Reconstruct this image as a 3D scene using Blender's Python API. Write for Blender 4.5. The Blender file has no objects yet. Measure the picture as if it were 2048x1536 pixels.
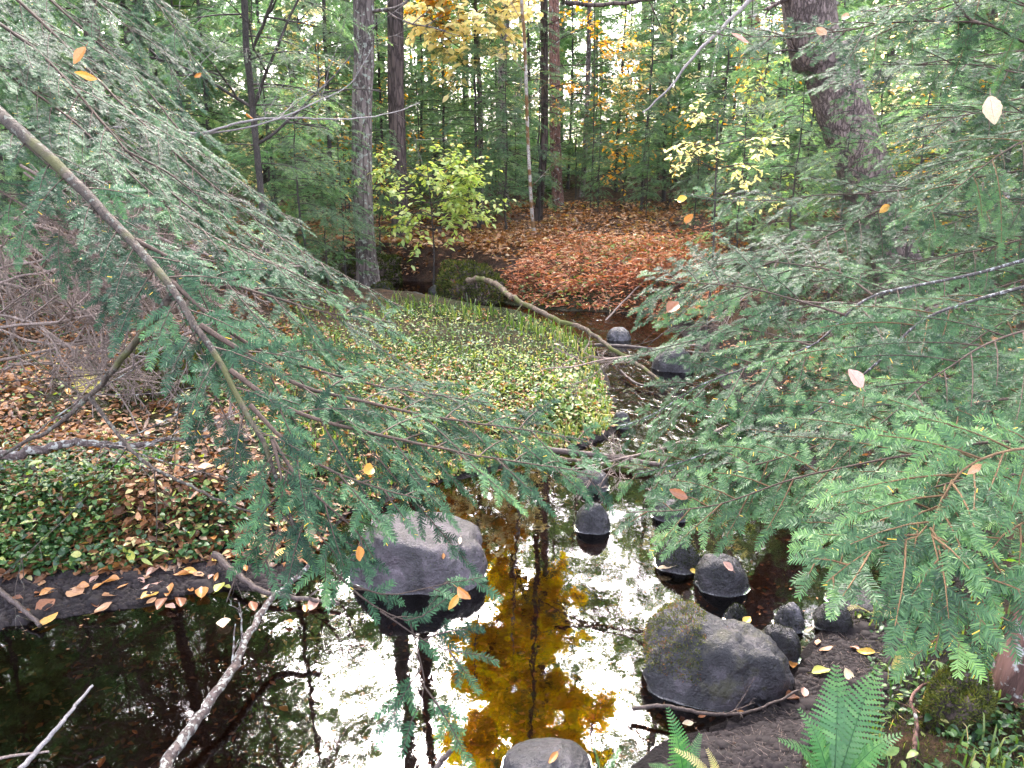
import bpy, math, random
import numpy as np
from mathutils import Vector, Matrix, noise as mnoise

# ------------------------------------------------------------------ camera, sky, sun, exposure
SC = bpy.context.scene
COL = SC.collection
CAM_H, PITCH, F = 1.7, math.radians(16.8), 1547.0        # eye height over the water, pitch down, focal length in photo pixels
cd = bpy.data.cameras.new('camera'); cam = bpy.data.objects.new('camera', cd); COL.objects.link(cam)
cam.location = (0, 0, CAM_H); cam.rotation_euler = (math.pi/2 - PITCH, 0, 0)
cd.sensor_width = 36.0; cd.lens = 36.0*F/2048.0; cd.clip_start = 0.02; cd.clip_end = 2000
SC.camera = cam
SUN_EL, SUN_AZ = 45.0, -8.0                              # degrees; azimuth from +Y (ahead), negative = left
world = bpy.data.worlds.new('World'); SC.world = world; world.use_nodes = True
wn = world.node_tree.nodes; wl = world.node_tree.links
sky = wn.new('ShaderNodeTexSky'); sky.sky_type = 'NISHITA'; sky.sun_disc = False
sky.sun_elevation = math.radians(SUN_EL); sky.sun_rotation = math.radians(SUN_AZ)
sky.air_density = 1.0; sky.dust_density = 4.0; sky.ozone_density = 1.0
wn['Background'].inputs['Strength'].default_value = 0.15
hs = wn.new('ShaderNodeHueSaturation'); hs.inputs['Saturation'].default_value = 0.5       # thin overcast: a whiter sky
wt = wn.new('ShaderNodeMix'); wt.data_type = 'RGBA'; wt.blend_type = 'MULTIPLY'; wt.inputs[0].default_value = 1.0; wt.inputs[7].default_value = (1.0, .945, 1.02, 1)
wl.new(sky.outputs[0], hs.inputs['Color']); wl.new(hs.outputs[0], wt.inputs[6]); wl.new(wt.outputs[2], wn['Background'].inputs['Color'])
sl = bpy.data.lights.new('sun', 'SUN'); sl.energy = 1.5; sl.angle = math.radians(32); sl.color = (1.0, 0.93, 0.86)
so = bpy.data.objects.new('sun', sl); COL.objects.link(so)
_e, _a = math.radians(SUN_EL), math.radians(SUN_AZ)
so.rotation_euler = Vector((-math.sin(_a)*math.cos(_e), -math.cos(_a)*math.cos(_e), -math.sin(_e))).to_track_quat('-Z', 'Y').to_euler()
SC.view_settings.view_transform = 'Standard'; SC.view_settings.look = 'None'
SC.view_settings.exposure = 4.08; SC.view_settings.gamma = 1.0
SC.view_settings.use_curve_mapping = False
SC.render.engine = 'CYCLES'
SC.cycles.max_bounces = 8; SC.cycles.diffuse_bounces = 4; SC.cycles.glossy_bounces = 3
SC.cycles.transmission_bounces = 5; SC.cycles.transparent_max_bounces = 12
SC.cycles.caustics_reflective = False; SC.cycles.caustics_refractive = False
SC.cycles.use_denoising = True
SC.cycles.sample_clamp_indirect = 6.0

rnd = random.Random(11)
RNG = np.random.default_rng(7)
sinP, cosP = math.sin(PITCH), math.cos(PITCH)
CAM = np.array([0, 0, CAM_H])

# ------------------------------------------------------------------ geometry helpers
def ray(px, py):
    u = (np.asarray(px, float)-1024)/F; v = (768-np.asarray(py, float))/F
    return np.stack([u, cosP+v*sinP, -sinP+v*cosP], -1)
def at(px, py, depth): return CAM + ray(px, py)*depth
def on(px, py, z=0.0):
    d = ray(px, py); t = (z-CAM_H)/np.minimum(d[..., 2], -0.004)
    return CAM + d*np.expand_dims(t, -1)
def at_y(px, py, Y):
    d = ray(px, py); return CAM + d*(Y/d[1])
def unit(a):
    a = np.asarray(a, float); return a/np.maximum(np.linalg.norm(a, axis=-1, keepdims=True), 1e-9)
def sstep(a, b, x):
    t = np.clip((x-a)/(b-a), 0, 1); return t*t*(3-2*t)
def _hash(ix, iy, s):
    n = (ix*374761393 + iy*668265263 + s*2147483647) & 0x7fffffff
    n = ((n ^ (n >> 13))*1274126177) & 0x7fffffff
    return ((n ^ (n >> 16)) & 0xffff)/65535.0
def vnoise(x, y, sc, seed=0):
    x = np.asarray(x, float)*sc; y = np.asarray(y, float)*sc
    ix = np.floor(x).astype(np.int64); iy = np.floor(y).astype(np.int64)
    fx = x-ix; fy = y-iy; fx = fx*fx*(3-2*fx); fy = fy*fy*(3-2*fy)
    a = _hash(ix, iy, seed); b = _hash(ix+1, iy, seed); c = _hash(ix, iy+1, seed); d = _hash(ix+1, iy+1, seed)
    return (a*(1-fx)+b*fx)*(1-fy)+(c*(1-fx)+d*fx)*fy - 0.5
def in_poly(x, y, P):
    ins = np.zeros(np.shape(x), bool); n = len(P)
    for i in range(n):
        x0, y0 = P[i]; x1, y1 = P[(i+1) % n]
        if y0 == y1: continue
        c = ((y0 > y) != (y1 > y)) & (x < (x1-x0)*(y-y0)/(y1-y0)+x0)
        ins ^= c
    return ins
def spline(pts, n):
    """Catmull-Rom through pts (any dimension), n samples even in arc length"""
    P = np.asarray(pts, float)
    if len(P) < 3: 
        t = np.linspace(0, 1, n)[:, None]; return P[0]*(1-t)+P[-1]*t
    Q = np.vstack([2*P[0]-P[1], P, 2*P[-1]-P[-2]]); out = []
    for i in range(1, len(Q)-2):
        t = np.linspace(0, 1, 12, endpoint=False)[:, None]
        a, b, c, d = Q[i-1], Q[i], Q[i+1], Q[i+2]
        out.append(0.5*((2*b)+(c-a)*t+(2*a-5*b+4*c-d)*t*t+(3*b-a-3*c+d)*t**3))
    out = np.vstack(out+[P[-1:]])
    s = np.concatenate([[0], np.cumsum(np.linalg.norm(np.diff(out[:, :3], axis=0), axis=1))])
    u = np.linspace(0, s[-1], n)
    return np.stack([np.interp(u, s, out[:, k]) for k in range(out.shape[1])], 1)

class MB:
    """collects quads (numpy) and links them as one mesh object"""
    def __init__(self): self.v, self.f, self.t, self.m, self.n = [], [], [], [], 0
    def add(self, v, q, tint=0.5, mat=0):
        v = np.asarray(v, float).reshape(-1, 3); q = np.asarray(q, np.int64).reshape(-1, 4)
        self.v.append(v); self.f.append(q+self.n); self.n += len(v)
        self.t.append(np.broadcast_to(np.asarray(tint, float), (len(q),)).copy())
        self.m.append(np.full(len(q), mat, np.int32))
    def mesh(self, name, mats, smooth=True, origin=None):
        me = bpy.data.meshes.new(name)
        if self.n == 0: return me
        v = np.vstack(self.v)
        if origin is not None: v = v-np.asarray(origin)
        f = np.vstack(self.f); t = np.concatenate(self.t); m = np.concatenate(self.m)
        me.vertices.add(len(v)); me.vertices.foreach_set('co', v.astype(np.float32).ravel())
        me.loops.add(len(f)*4); me.loops.foreach_set('vertex_index', f.astype(np.int32).ravel())
        me.polygons.add(len(f)); me.polygons.foreach_set('loop_start', np.arange(len(f), dtype=np.int32)*4)
        me.polygons.foreach_set('use_smooth', np.full(len(f), smooth, bool))
        me.polygons.foreach_set('material_index', m)
        a = me.attributes.new('tint', 'FLOAT', 'FACE'); a.data.foreach_set('value', t.astype(np.float32))
        for k in (mats if isinstance(mats, (list, tuple)) else [mats]): me.materials.append(k)
        me.update(calc_edges=True)
        return me
    def build(self, name, mats, parent=None, smooth=True, origin=None):
        o = bpy.data.objects.new(name, self.mesh(name, mats, smooth, origin)); COL.objects.link(o)
        if parent is not None: o.parent = parent
        elif origin is not None: o.location = tuple(origin)
        return o

def tag(o, label=None, cat=None, group=None, kind=None):
    if label: o['label'] = label
    if cat: o['category'] = cat
    if group: o['group'] = group
    if kind: o['kind'] = kind
    return o
def empty(name, loc, label, cat, group=None, rz=0.0):
    o = bpy.data.objects.new(name, None); COL.objects.link(o)
    o.location = tuple(loc); o.rotation_euler = (0, 0, rz); o.empty_display_size = 0.1
    return tag(o, label, cat, group)
def copy_tree(o, parent=None):
    c = o.copy(); COL.objects.link(c); c.parent = parent
    for ch in list(o.children): copy_tree(ch, c)
    return c

def tube(mb, P, R, ns=6, tint=0.5, mat=0, cap=True, lump=0.0):
    P = np.asarray(P, float); n = len(P); R = np.broadcast_to(np.asarray(R, float), (n,))
    T = unit(np.gradient(P, axis=0)); ref = np.array([0, 0, 1.0]) if abs(T[0, 2]) < 0.9 else np.array([0, 1.0, 0])
    A = np.zeros_like(P); a = unit(np.cross(T[0], ref))
    for i in range(n):
        a = unit(a - T[i]*np.dot(a, T[i])); A[i] = a
    B = np.cross(T, A); th = np.arange(ns)*2*math.pi/ns
    rr = R[:, None]*np.ones(ns)
    if lump: rr = rr*(1+lump*RNG.normal(size=(n, ns)))
    V = P[:, None]+(A[:, None]*np.cos(th)[None, :, None]+B[:, None]*np.sin(th)[None, :, None])*rr[..., None]
    i = np.arange(n-1)[:, None]; j = np.arange(ns)[None]
    q = np.stack([i*ns+j, i*ns+(j+1) % ns, (i+1)*ns+(j+1) % ns, (i+1)*ns+j], -1)
    mb.add(V, q, tint, mat)
    if cap and ns >= 4:
        for k in (0, n-1):
            c = np.vstack([V[k], P[k:k+1]]); qq = [[ns, j, (j+1) % ns, (j+2) % ns] for j in range(0, ns-1, 2)]
            mb.add(c, qq, tint, mat)

def sticks(mb, P0, P1, r0, r1, tint=0.5, mat=0):
    """many 3-sided straight sticks at once"""
    P0 = np.asarray(P0); P1 = np.asarray(P1); n = len(P0)
    if n == 0: return
    D = unit(P1-P0); A = unit(np.cross(D, np.where(np.abs(D[:, 2:]) < 0.9, [[0, 0, 1.0]], [[1.0, 0, 0]]))); B = np.cross(D, A)
    th = np.arange(3)*2*math.pi/3
    ring = A[:, None]*np.cos(th)[None, :, None]+B[:, None]*np.sin(th)[None, :, None]
    V = np.concatenate([P0[:, None]+ring*r0, P1[:, None]+ring*r1], 1)
    q = np.array([[0, 1, 4, 3], [1, 2, 5, 4], [2, 0, 3, 5]])
    mb.add(V, (np.arange(n)[:, None, None]*6+q[None]), np.repeat(np.broadcast_to(tint, (n,)), 3), mat)

def needles(mb, tw, ns=0.0018, nl=0.0125, nw=0.0023, mat=0, tip=0.25, yellow=0.002, ang=65):
    """flat two-ranked needles along every twig of tw = list of (P, D, N, L, tint)"""
    if not tw: return
    P = np.array([t[0] for t in tw]); D = unit(np.array([t[1] for t in tw])); N = np.array([t[2] for t in tw])
    L = np.array([t[3] for t in tw]); tt = np.array([t[4] for t in tw])
    N = unit(N - D*np.sum(N*D, 1, keepdims=True)); S = np.cross(N, D)
    k = np.maximum(2, (L/ns).astype(int)); idx = np.repeat(np.arange(len(L)), k*2); m = len(idx)
    off = np.concatenate([[0], np.cumsum(k*2)[:-1]]); loc = np.arange(m)-np.repeat(off, k*2)
    side = np.where(loc % 2 == 0, 1.0, -1.0); u = (loc//2+RNG.random(m)*0.6)/np.repeat(k, k*2)
    Pd = P[idx]+D[idx]*(u*L[idx])[:, None]; Pd[:, 2] -= 0.18*u*u*L[idx]
    an = np.radians(ang-28*u**3+RNG.normal(0, 7, m))
    nd = unit(D[idx]*np.cos(an)[:, None]+S[idx]*(side*np.sin(an))[:, None]+N[idx]*(RNG.normal(0.05, 0.16, m))[:, None])
    ln = nl*(1-0.45*u**4)*RNG.uniform(0.72, 1.1, m)*np.where(u < 0.06, 0.7, 1)
    wd = unit(np.cross(nd, N[idx])+N[idx]*RNG.normal(0, 0.3, m)[:, None])*(nw*0.5)
    e = Pd+nd*ln[:, None]; e[:, 2] -= ln*0.06
    V = np.stack([Pd-wd*0.7, Pd+wd*0.7, e+wd*0.55, e-wd*0.55], 1)
    t = np.clip(0.12+0.5*tt[idx]+RNG.normal(0, 0.09, m)+tip*np.maximum(0, u-0.45), 0, 0.93)
    t = np.where(RNG.random(m) < yellow, 1.0, t)
    mb.add(V, np.arange(m*4).reshape(-1, 4), t, mat)

def leaves(mb, P, D, N, L, W, tint, mat=0, fold=0.15):
    """simple folded broad leaves, two quads each"""
    P = np.asarray(P, float); m = len(P)
    if m == 0: return
    D = unit(D); N = unit(np.asarray(N)-D*np.sum(np.asarray(N)*D, 1, keepdims=True)); S = np.cross(N, D)
    L = np.broadcast_to(L, (m,))[:, None]; W = np.broadcast_to(W, (m,))[:, None]
    f = (np.broadcast_to(fold, (m,))[:, None])*W
    c1 = P+D*L*0.5-N*f*0.5; c2 = P+D*L-N*L*0.12
    l = P+D*L*0.45+S*W*0.5+N*f*0.6; r = P+D*L*0.45-S*W*0.5+N*f*0.6
    V = np.stack([P, r, c2, c1, l], 1)
    q = np.array([[0, 1, 2, 3], [0, 3, 2, 4]])
    mb.add(V, np.arange(m)[:, None, None]*5+q[None], np.repeat(np.broadcast_to(tint, (m,)), 2), mat)

def leaves_fine(mb, P, D, N, L, W, tint, mat=0, curl=0.2):
    """broad leaves with a rounded outline, eight quads each, for leaves near the eye"""
    P = np.asarray(P, float); m = len(P)
    if m == 0: return
    D = unit(D); N = unit(np.asarray(N)-D*np.sum(np.asarray(N)*D, 1, keepdims=True)); S = np.cross(N, D)
    L = np.broadcast_to(L, (m,))[:, None, None]; W = np.broadcast_to(W, (m,))[:, None, None]; cu = np.broadcast_to(curl, (m,))[:, None, None]
    u = np.array([0, .18, .45, .75, 1.0]); w = np.array([0.06, .72, 1.0, .7, 0.03])
    c = P[:, None]+D[:, None]*u[None, :, None]*L-N[:, None]*(u**2)[None, :, None]*L*cu
    off = S[:, None]*w[None, :, None]*W*0.5; up = N[:, None]*(w**2)[None, :, None]*W*0.16
    V = np.concatenate([c, c+off+up, c-off+up], 1)
    q = [[i, i+1, 5+i+1, 5+i] for i in range(4)]+[[10+i, 10+i+1, i+1, i] for i in range(4)]
    mb.add(V, np.arange(m)[:, None, None]*15+np.array(q)[None], np.repeat(np.broadcast_to(tint, (m,)), 8), mat)

def rand_dir(m, zlo=-0.2, zhi=0.2):
    a = RNG.uniform(0, 2*math.pi, m); z = RNG.uniform(zlo, zhi, m); r = np.sqrt(1-np.minimum(z*z, 1))
    return np.stack([r*np.cos(a), r*np.sin(a), z], 1)

# ------------------------------------------------------------------ materials
def nodes_of(name):
    m = bpy.data.materials.new(name); m.use_nodes = True
    nt = m.node_tree; return m, nt.nodes, nt.links, nt.nodes['Principled BSDF']
def ramp(n, stops):
    r = n.new('ShaderNodeValToRGB'); e = r.color_ramp.elements
    while len(e) > 1: e.remove(e[-1])
    e[0].position = stops[0][0]; e[0].color = (*stops[0][1], 1)
    for p, c in stops[1:]:
        x = e.new(p); x.color = (*c, 1)
    return r
def noise_node(n, l, co, scale, detail=4, rough=0.55, dist=0.0):
    t = n.new('ShaderNodeTexNoise'); t.inputs['Scale'].default_value = scale; t.inputs['Detail'].default_value = detail
    t.inputs['Roughness'].default_value = rough; t.inputs['Distortion'].default_value = dist
    if co is not None: l.new(co, t.inputs['Vector'])
    return t
def mixc(n, l, fac, a, b, mode='MIX'):
    x = n.new('ShaderNodeMix'); x.data_type = 'RGBA'; x.blend_type = mode
    for s, v in ((0, fac), (6, a), (7, b)):
        if isinstance(v, (int, float)): x.inputs[s].default_value = v
        elif isinstance(v, tuple): x.inputs[s].default_value = (*v, 1)
        else: l.new(v, x.inputs[s])
    return x.outputs[2]
def mathn(n, l, op, a, b=None, clamp=False):
    x = n.new('ShaderNodeMath'); x.operation = op; x.use_clamp = clamp
    for i, v in enumerate((a, b)):
        if v is None: continue
        if isinstance(v, (int, float)): x.inputs[i].default_value = v
        else: l.new(v, x.inputs[i])
    return x.outputs[0]
def leaf_mat(name, stops, rough=0.4, spec=0.5, trans=0.35, tsat=1.3, mottle=0.0):
    m, n, l, b = nodes_of(name)
    at_ = n.new('ShaderNodeAttribute'); at_.attribute_name = 'tint'
    r = ramp(n, stops); l.new(at_.outputs['Fac'], r.inputs[0]); c = r.outputs[0]
    if mottle:
        g = n.new('ShaderNodeNewGeometry'); t = noise_node(n, l, g.outputs['Position'], 90, 3)
        rr = ramp(n, [(0.35, (1, 1, 1)), (0.62, (1-mottle,)*3)]); l.new(t.outputs[0], rr.inputs[0])
        c = mixc(n, l, 1.0, c, rr.outputs[0], 'MULTIPLY')
    l.new(c, b.inputs['Base Color']); b.inputs['Roughness'].default_value = rough; b.inputs['Specular IOR Level'].default_value = spec
    tr = n.new('ShaderNodeBsdfTranslucent')
    hs = n.new('ShaderNodeHueSaturation'); hs.inputs['Saturation'].default_value = tsat; hs.inputs['Value'].default_value = 1.6
    l.new(c, hs.inputs['Color']); l.new(hs.outputs[0], tr.inputs[0])
    mx = n.new('ShaderNodeMixShader'); mx.inputs[0].default_value = trans
    l.new(b.outputs[0], mx.inputs[1]); l.new(tr.outputs[0], mx.inputs[2]); l.new(mx.outputs[0], n['Material Output'].inputs[0])
    return m
def bark_mat(name, dark, light, scale=14, zs=0.25, bump=0.6, lichen=None, lich_amt=0.5, moss=None, moss_amt=0.5, dist=0.02, rough=0.85):
    m, n, l, b = nodes_of(name)
    tc = n.new('ShaderNodeTexCoord'); mp = n.new('ShaderNodeMapping'); mp.inputs['Scale'].default_value = (1, 1, zs)
    l.new(tc.outputs['Object'], mp.inputs[0]); co = mp.outputs[0]
    t = noise_node(n, l, co, scale, 6, 0.65, 0.8)
    v = n.new('ShaderNodeTexVoronoi'); v.feature = 'DISTANCE_TO_EDGE'; v.inputs['Scale'].default_value = scale*1.3
    wob = n.new('ShaderNodeVectorMath'); wob.operation = 'MULTIPLY_ADD'; l.new(t.outputs['Color'], wob.inputs[0])
    wob.inputs[1].default_value = (0.09, 0.09, 0.09); l.new(co, wob.inputs[2]); l.new(wob.outputs[0], v.inputs['Vector'])
    ve = ramp(n, [(0.0, (.25, .25, .25)), (0.16, (1, 1, 1))]); l.new(v.outputs['Distance'], ve.inputs[0])
    h = mathn(n, l, 'MULTIPLY', ve.outputs[0], t.outputs[0])
    r = ramp(n, [(0.08, dark), (0.6, light)]); l.new(h, r.inputs[0]); c = r.outputs[0]
    big = noise_node(n, l, tc.outputs['Object'], 2.2, 3); rb = ramp(n, [(0.3, (.62, .62, .62)), (0.7, (1.15, 1.12, 1.1))]); l.new(big.outputs[0], rb.inputs[0])
    c = mixc(n, l, 1.0, c, rb.outputs[0], 'MULTIPLY')
    for col, amt, sc, sd in ((lichen, lich_amt, scale*1.6, 0), (moss, moss_amt, 5.0, 7)):
        if col:
            mp2 = n.new('ShaderNodeMapping'); mp2.inputs['Location'].default_value = (sd, sd, sd); l.new(tc.outputs['Object'], mp2.inputs[0])
            t2 = noise_node(n, l, mp2.outputs[0], sc, 4, 0.6)
            r2 = ramp(n, [(0.62-0.25*amt, (0, 0, 0)), (0.68-0.25*amt, (1, 1, 1))]); l.new(t2.outputs[0], r2.inputs[0])
            c = mixc(n, l, r2.outputs[0], c, col)
    l.new(c, b.inputs['Base Color']); b.inputs['Roughness'].default_value = rough; b.inputs['Specular IOR Level'].default_value = 0.3
    bp = n.new('ShaderNodeBump'); bp.inputs['Strength'].default_value = bump; bp.inputs['Distance'].default_value = dist
    l.new(h, bp.inputs['Height']); l.new(bp.outputs[0], b.inputs['Normal'])
    return m

M = {}
# hemlock: tint runs from dark old needles, deepened to paint in shadow, to pale new tips; 1.0 is a needle turned yellow
HEM = [(0.0, (.010, .024, .012)), (0.25, (.024, .056, .026)), (0.55, (.068, .142, .056)), (0.75, (.125, .23, .075)), (0.93, (.19, .32, .095)), (0.97, (.55, .36, .05)), (1.0, (.60, .42, .06))]
M['needle'] = leaf_mat('hemlock_needles', HEM, 0.45, 0.22, 0.34)
M['needle_blue'] = leaf_mat('hemlock_needles_bluish', [(p, (c[0]*.92, c[1]*.95, c[2]*1.12)) if p < .95 else (p, c) for p, c in HEM], 0.48, 0.14, 0.32)
M['needle_far'] = leaf_mat('hemlock_needles_background', [(0, (.050, .090, .052)), (.5, (.125, .20, .10)), (1, (.28, .36, .15))], 0.5, 0.35, 0.58)  # paler than the near needles: the brighter background light is put into the colour
M['needle_wood'] = leaf_mat('distant_foliage', [(0, (.09, .14, .08)), (.5, (.20, .28, .14)), (.9, (.38, .42, .18)), (1, (.62, .50, .16))], 0.6, 0.3, 0.5)  # far brightness painted into the foliage colour in place of light and haze
M['twig'] = bark_mat('hemlock_twig_bark', (.028, .018, .013), (.095, .066, .048), 60, .3, .2, dist=.002)
M['newtwig'] = bark_mat('hemlock_new_shoot_bark', (.07, .042, .02), (.16, .10, .045), 60, .3, .2, dist=.002)
M['bough'] = bark_mat('hemlock_bough_bark', (.020, .015, .012), (.085, .066, .05), 42, .4, .7, lichen=(.12, .125, .10), lich_amt=.2, moss=(.06, .06, .02), moss_amt=.35, dist=.004)
M['bough_lichen'] = bark_mat('lichen_spotted_bough_bark', (.03, .025, .022), (.10, .09, .085), 40, .7, .5, lichen=(.26, .27, .26), lich_amt=.32, dist=.004)
M['bark_old'] = bark_mat('old_hemlock_bark', (.06, .043, .040), (.27, .205, .19), 24, .38, .9, dist=.03)
M['bark_grey'] = bark_mat('grey_hemlock_bark', (.04, .03, .028), (.20, .16, .145), 13, .2, 1, lichen=(.26, .28, .23), lich_amt=.2, dist=.02)
M['bark_brown'] = bark_mat('dark_brown_bark', (.022, .015, .013), (.11, .08, .07), 13, .2, 1, dist=.02)
M['bark_red'] = bark_mat('reddish_bark', (.05, .025, .02), (.22, .12, .095), 13, .22, 1, lichen=(.3, .3, .28), lich_amt=.15, dist=.012)
M['bark_black'] = bark_mat('blackish_sapling_bark', (.020, .017, .016), (.085, .072, .066), 40, .3, .4, dist=.006)
M['bark_pale'] = bark_mat('pale_birch_bark', (.16, .13, .11), (.50, .46, .42), 26, 1.6, .4, moss=(.14, .075, .03), moss_amt=.55, dist=.006)
M['bark_twotone'] = bark_mat('pale_bark_with_black_plates', (.05, .04, .036), (.28, .24, .21), 20, .3, .6, lichen=(.012, .01, .01), lich_amt=.45, dist=.01)
M['dead'] = bark_mat('dead_twig_bark', (.08, .058, .048), (.30, .235, .20), 50, .4, .3, dist=.003)
M['dead_pale'] = bark_mat('bare_grey_branch_bark', (.12, .105, .10), (.32, .295, .28), 50, .5, .2, dist=.003)
M['log'] = bark_mat('fallen_log_bark', (.035, .025, .018), (.19, .14, .10), 30, .5, .8, moss=(.07, .075, .02), moss_amt=.55, dist=.006)
M['stick'] = bark_mat('lichened_stick_bark', (.035, .026, .023), (.12, .09, .08), 40, .35, .5, lichen=(.24, .24, .21), lich_amt=.40, dist=.004)
M['drift'] = bark_mat('wet_dark_wood', (.018, .012, .010), (.085, .06, .05), 40, .3, .5, dist=.004, rough=.5)

def ground_material():
    m, n, l, b = nodes_of('forest_ground')
    tc = n.new('ShaderNodeTexCoord'); co = tc.outputs['Object']
    def att(k):
        a = n.new('ShaderNodeAttribute'); a.attribute_name = k; return a.outputs['Fac']
    t1 = noise_node(n, l, co, 9, 8, .7); t2 = noise_node(n, l, co, 60, 5, .7); t3 = noise_node(n, l, co, 2.3, 4)
    litter = ramp(n, [(.30, (.016, .010, .008)), (.48, (.045, .026, .018)), (.60, (.10, .050, .028)), (.72, (.19, .085, .038))]); l.new(t1.outputs[0], litter.inputs[0])
    mud = ramp(n, [(.3, (.004, .003, .003)), (.55, (.010, .007, .0075)), (.75, (.024, .017, .018))]); l.new(t2.outputs[0], mud.inputs[0])
    moss = ramp(n, [(.3, (.008, .011, .004)), (.55, (.026, .036, .010)), (.75, (.06, .075, .02))]); l.new(t2.outputs[0], moss.inputs[0])
    bed = ramp(n, [(.3, (.016, .0105, .008)), (.5, (.040, .026, .019)), (.72, (.085, .058, .042))]); l.new(t1.outputs[0], bed.inputs[0])
    mm = mathn(n, l, 'ADD', att('moss'), mathn(n, l, 'MULTIPLY', mathn(n, l, 'SUBTRACT', t3.outputs[0], .5), 1.2), True)
    c = mixc(n, l, mm, litter.outputs[0], moss.outputs[0])
    c = mixc(n, l, att('mud'), c, mud.outputs[0]); c = mixc(n, l, att('bed'), c, bed.outputs[0])
    l.new(c, b.inputs['Base Color'])
    b.inputs['Specular IOR Level'].default_value = .14; rr = mathn(n, l, 'MULTIPLY', att('mud'), -.25); rr = mathn(n, l, 'ADD', rr, .9); l.new(rr, b.inputs['Roughness'])
    bp = n.new('ShaderNodeBump'); bp.inputs['Strength'].default_value = 1; bp.inputs['Distance'].default_value = .05
    hh = mathn(n, l, 'ADD', mathn(n, l, 'MULTIPLY', t2.outputs[0], .7), t1.outputs[0]); l.new(hh, bp.inputs['Height']); l.new(bp.outputs[0], b.inputs['Normal'])
    return m
M['ground'] = ground_material()

def water_material():
    m, n, l, b = nodes_of('stream_water'); n.remove(b)
    tc = n.new('ShaderNodeTexCoord'); co = tc.outputs['Object']
    a = n.new('ShaderNodeAttribute'); a.attribute_name = 'riffle'
    mp = n.new('ShaderNodeMapping'); mp.inputs['Scale'].default_value = (1, .8, 1); l.new(co, mp.inputs[0])
    n1 = noise_node(n, l, mp.outputs[0], 16, 2, .5, .4); n2 = noise_node(n, l, mp.outputs[0], 46, 2, .5, .3); n3 = noise_node(n, l, mp.outputs[0], 5, 1, .5)
    mp2 = n.new('ShaderNodeMapping'); mp2.inputs['Rotation'].default_value = (0, 0, .35); mp2.inputs['Scale'].default_value = (1, .45, 1); l.new(co, mp2.inputs[0])
    n4 = noise_node(n, l, mp2.outputs[0], 13, 2, .5, .8)
    h = mathn(n, l, 'ADD', mathn(n, l, 'MULTIPLY', n1.outputs[0], .00024), mathn(n, l, 'MULTIPLY', n2.outputs[0], .00004))
    h = mathn(n, l, 'ADD', h, mathn(n, l, 'MULTIPLY', n3.outputs[0], .0005))
    h = mathn(n, l, 'ADD', h, mathn(n, l, 'MULTIPLY', mathn(n, l, 'MULTIPLY', n4.outputs[0], a.outputs['Fac']), .028))
    bp = n.new('ShaderNodeBump'); bp.inputs['Strength'].default_value = 1; bp.inputs['Distance'].default_value = 1.0; l.new(h, bp.inputs['Height'])
    gl = n.new('ShaderNodeBsdfGlossy'); gl.inputs['Roughness'].default_value = .015; l.new(bp.outputs[0], gl.inputs['Normal'])
    tr = n.new('ShaderNodeBsdfTransparent'); tr.inputs[0].default_value = (.46, .34, .27, 1)
    fr = n.new('ShaderNodeFresnel'); fr.inputs['IOR'].default_value = 1.58; l.new(bp.outputs[0], fr.inputs['Normal'])
    mx = n.new('ShaderNodeMixShader'); l.new(fr.outputs[0], mx.inputs[0]); l.new(tr.outputs[0], mx.inputs[1]); l.new(gl.outputs[0], mx.inputs[2])
    l.new(mx.outputs[0], n['Material Output'].inputs[0])
    return m
M['water'] = water_material()

def rock_mat(name, dark, mid, light, rough=.55, moss=None, moss_amt=0.0, spk=.25):
    m, n, l, b = nodes_of(name)
    tc = n.new('ShaderNodeTexCoord'); co = tc.outputs['Object']
    t1 = noise_node(n, l, co, 7, 6, .65, .3); t2 = noise_node(n, l, co, 120, 4, .7); t3 = noise_node(n, l, co, 28, 5, .7)
    r = ramp(n, [(.32, dark), (.5, mid), (.56, tuple(.55*a+.45*b_ for a, b_ in zip(mid, light))), (.66, light)]); l.new(t1.outputs[0], r.inputs[0])
    r2 = ramp(n, [(.3, (.55, .55, .55)), (.7, (1.3, 1.3, 1.3))]); l.new(t2.outputs[0], r2.inputs[0])
    t0 = noise_node(n, l, co, 3.2, 4, .6, .8); r0_ = ramp(n, [(.38, (.6, .58, .6)), (.5, (1, 1, 1)), (.6, (1.5, 1.42, 1.46))]); l.new(t0.outputs[0], r0_.inputs[0])
    r3 = ramp(n, [(.35, (.7, .7, .7)), (.65, (1.2, 1.2, 1.2))]); l.new(t3.outputs[0], r3.inputs[0])
    c = mixc(n, l, 1.0, mixc(n, l, 1.0, r.outputs[0], r2.outputs[0], 'MULTIPLY'), r3.outputs[0], 'MULTIPLY')
    c = mixc(n, l, 1.0, c, r0_.outputs[0], 'MULTIPLY')
    if moss:
        r4 = ramp(n, [(.66-.3*moss_amt, (0, 0, 0)), (.74-.3*moss_amt, (1, 1, 1))]); mp = n.new('ShaderNodeMapping'); mp.inputs['Location'].default_value = (3, 5, 1)
        l.new(co, mp.inputs[0]); t4 = noise_node(n, l, mp.outputs[0], 9, 6, .7); l.new(t4.outputs[0], r4.inputs[0])
        c = mixc(n, l, r4.outputs[0], c, moss)
    l.new(c, b.inputs['Base Color'])
    rv = ramp(n, [(.35, (rough-.12,)*3), (.65, (rough+.2,)*3)]); l.new(t3.outputs[0], rv.inputs[0]); l.new(rv.outputs[0], b.inputs['Roughness'])
    hh = mathn(n, l, 'ADD', mathn(n, l, 'MULTIPLY', t2.outputs[0], .25), t3.outputs[0])
    bp = n.new('ShaderNodeBump'); bp.inputs['Strength'].default_value = .9; bp.inputs['Distance'].default_value = .02
    l.new(hh, bp.inputs['Height']); l.new(bp.outputs[0], b.inputs['Normal'])
    return m
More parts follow.
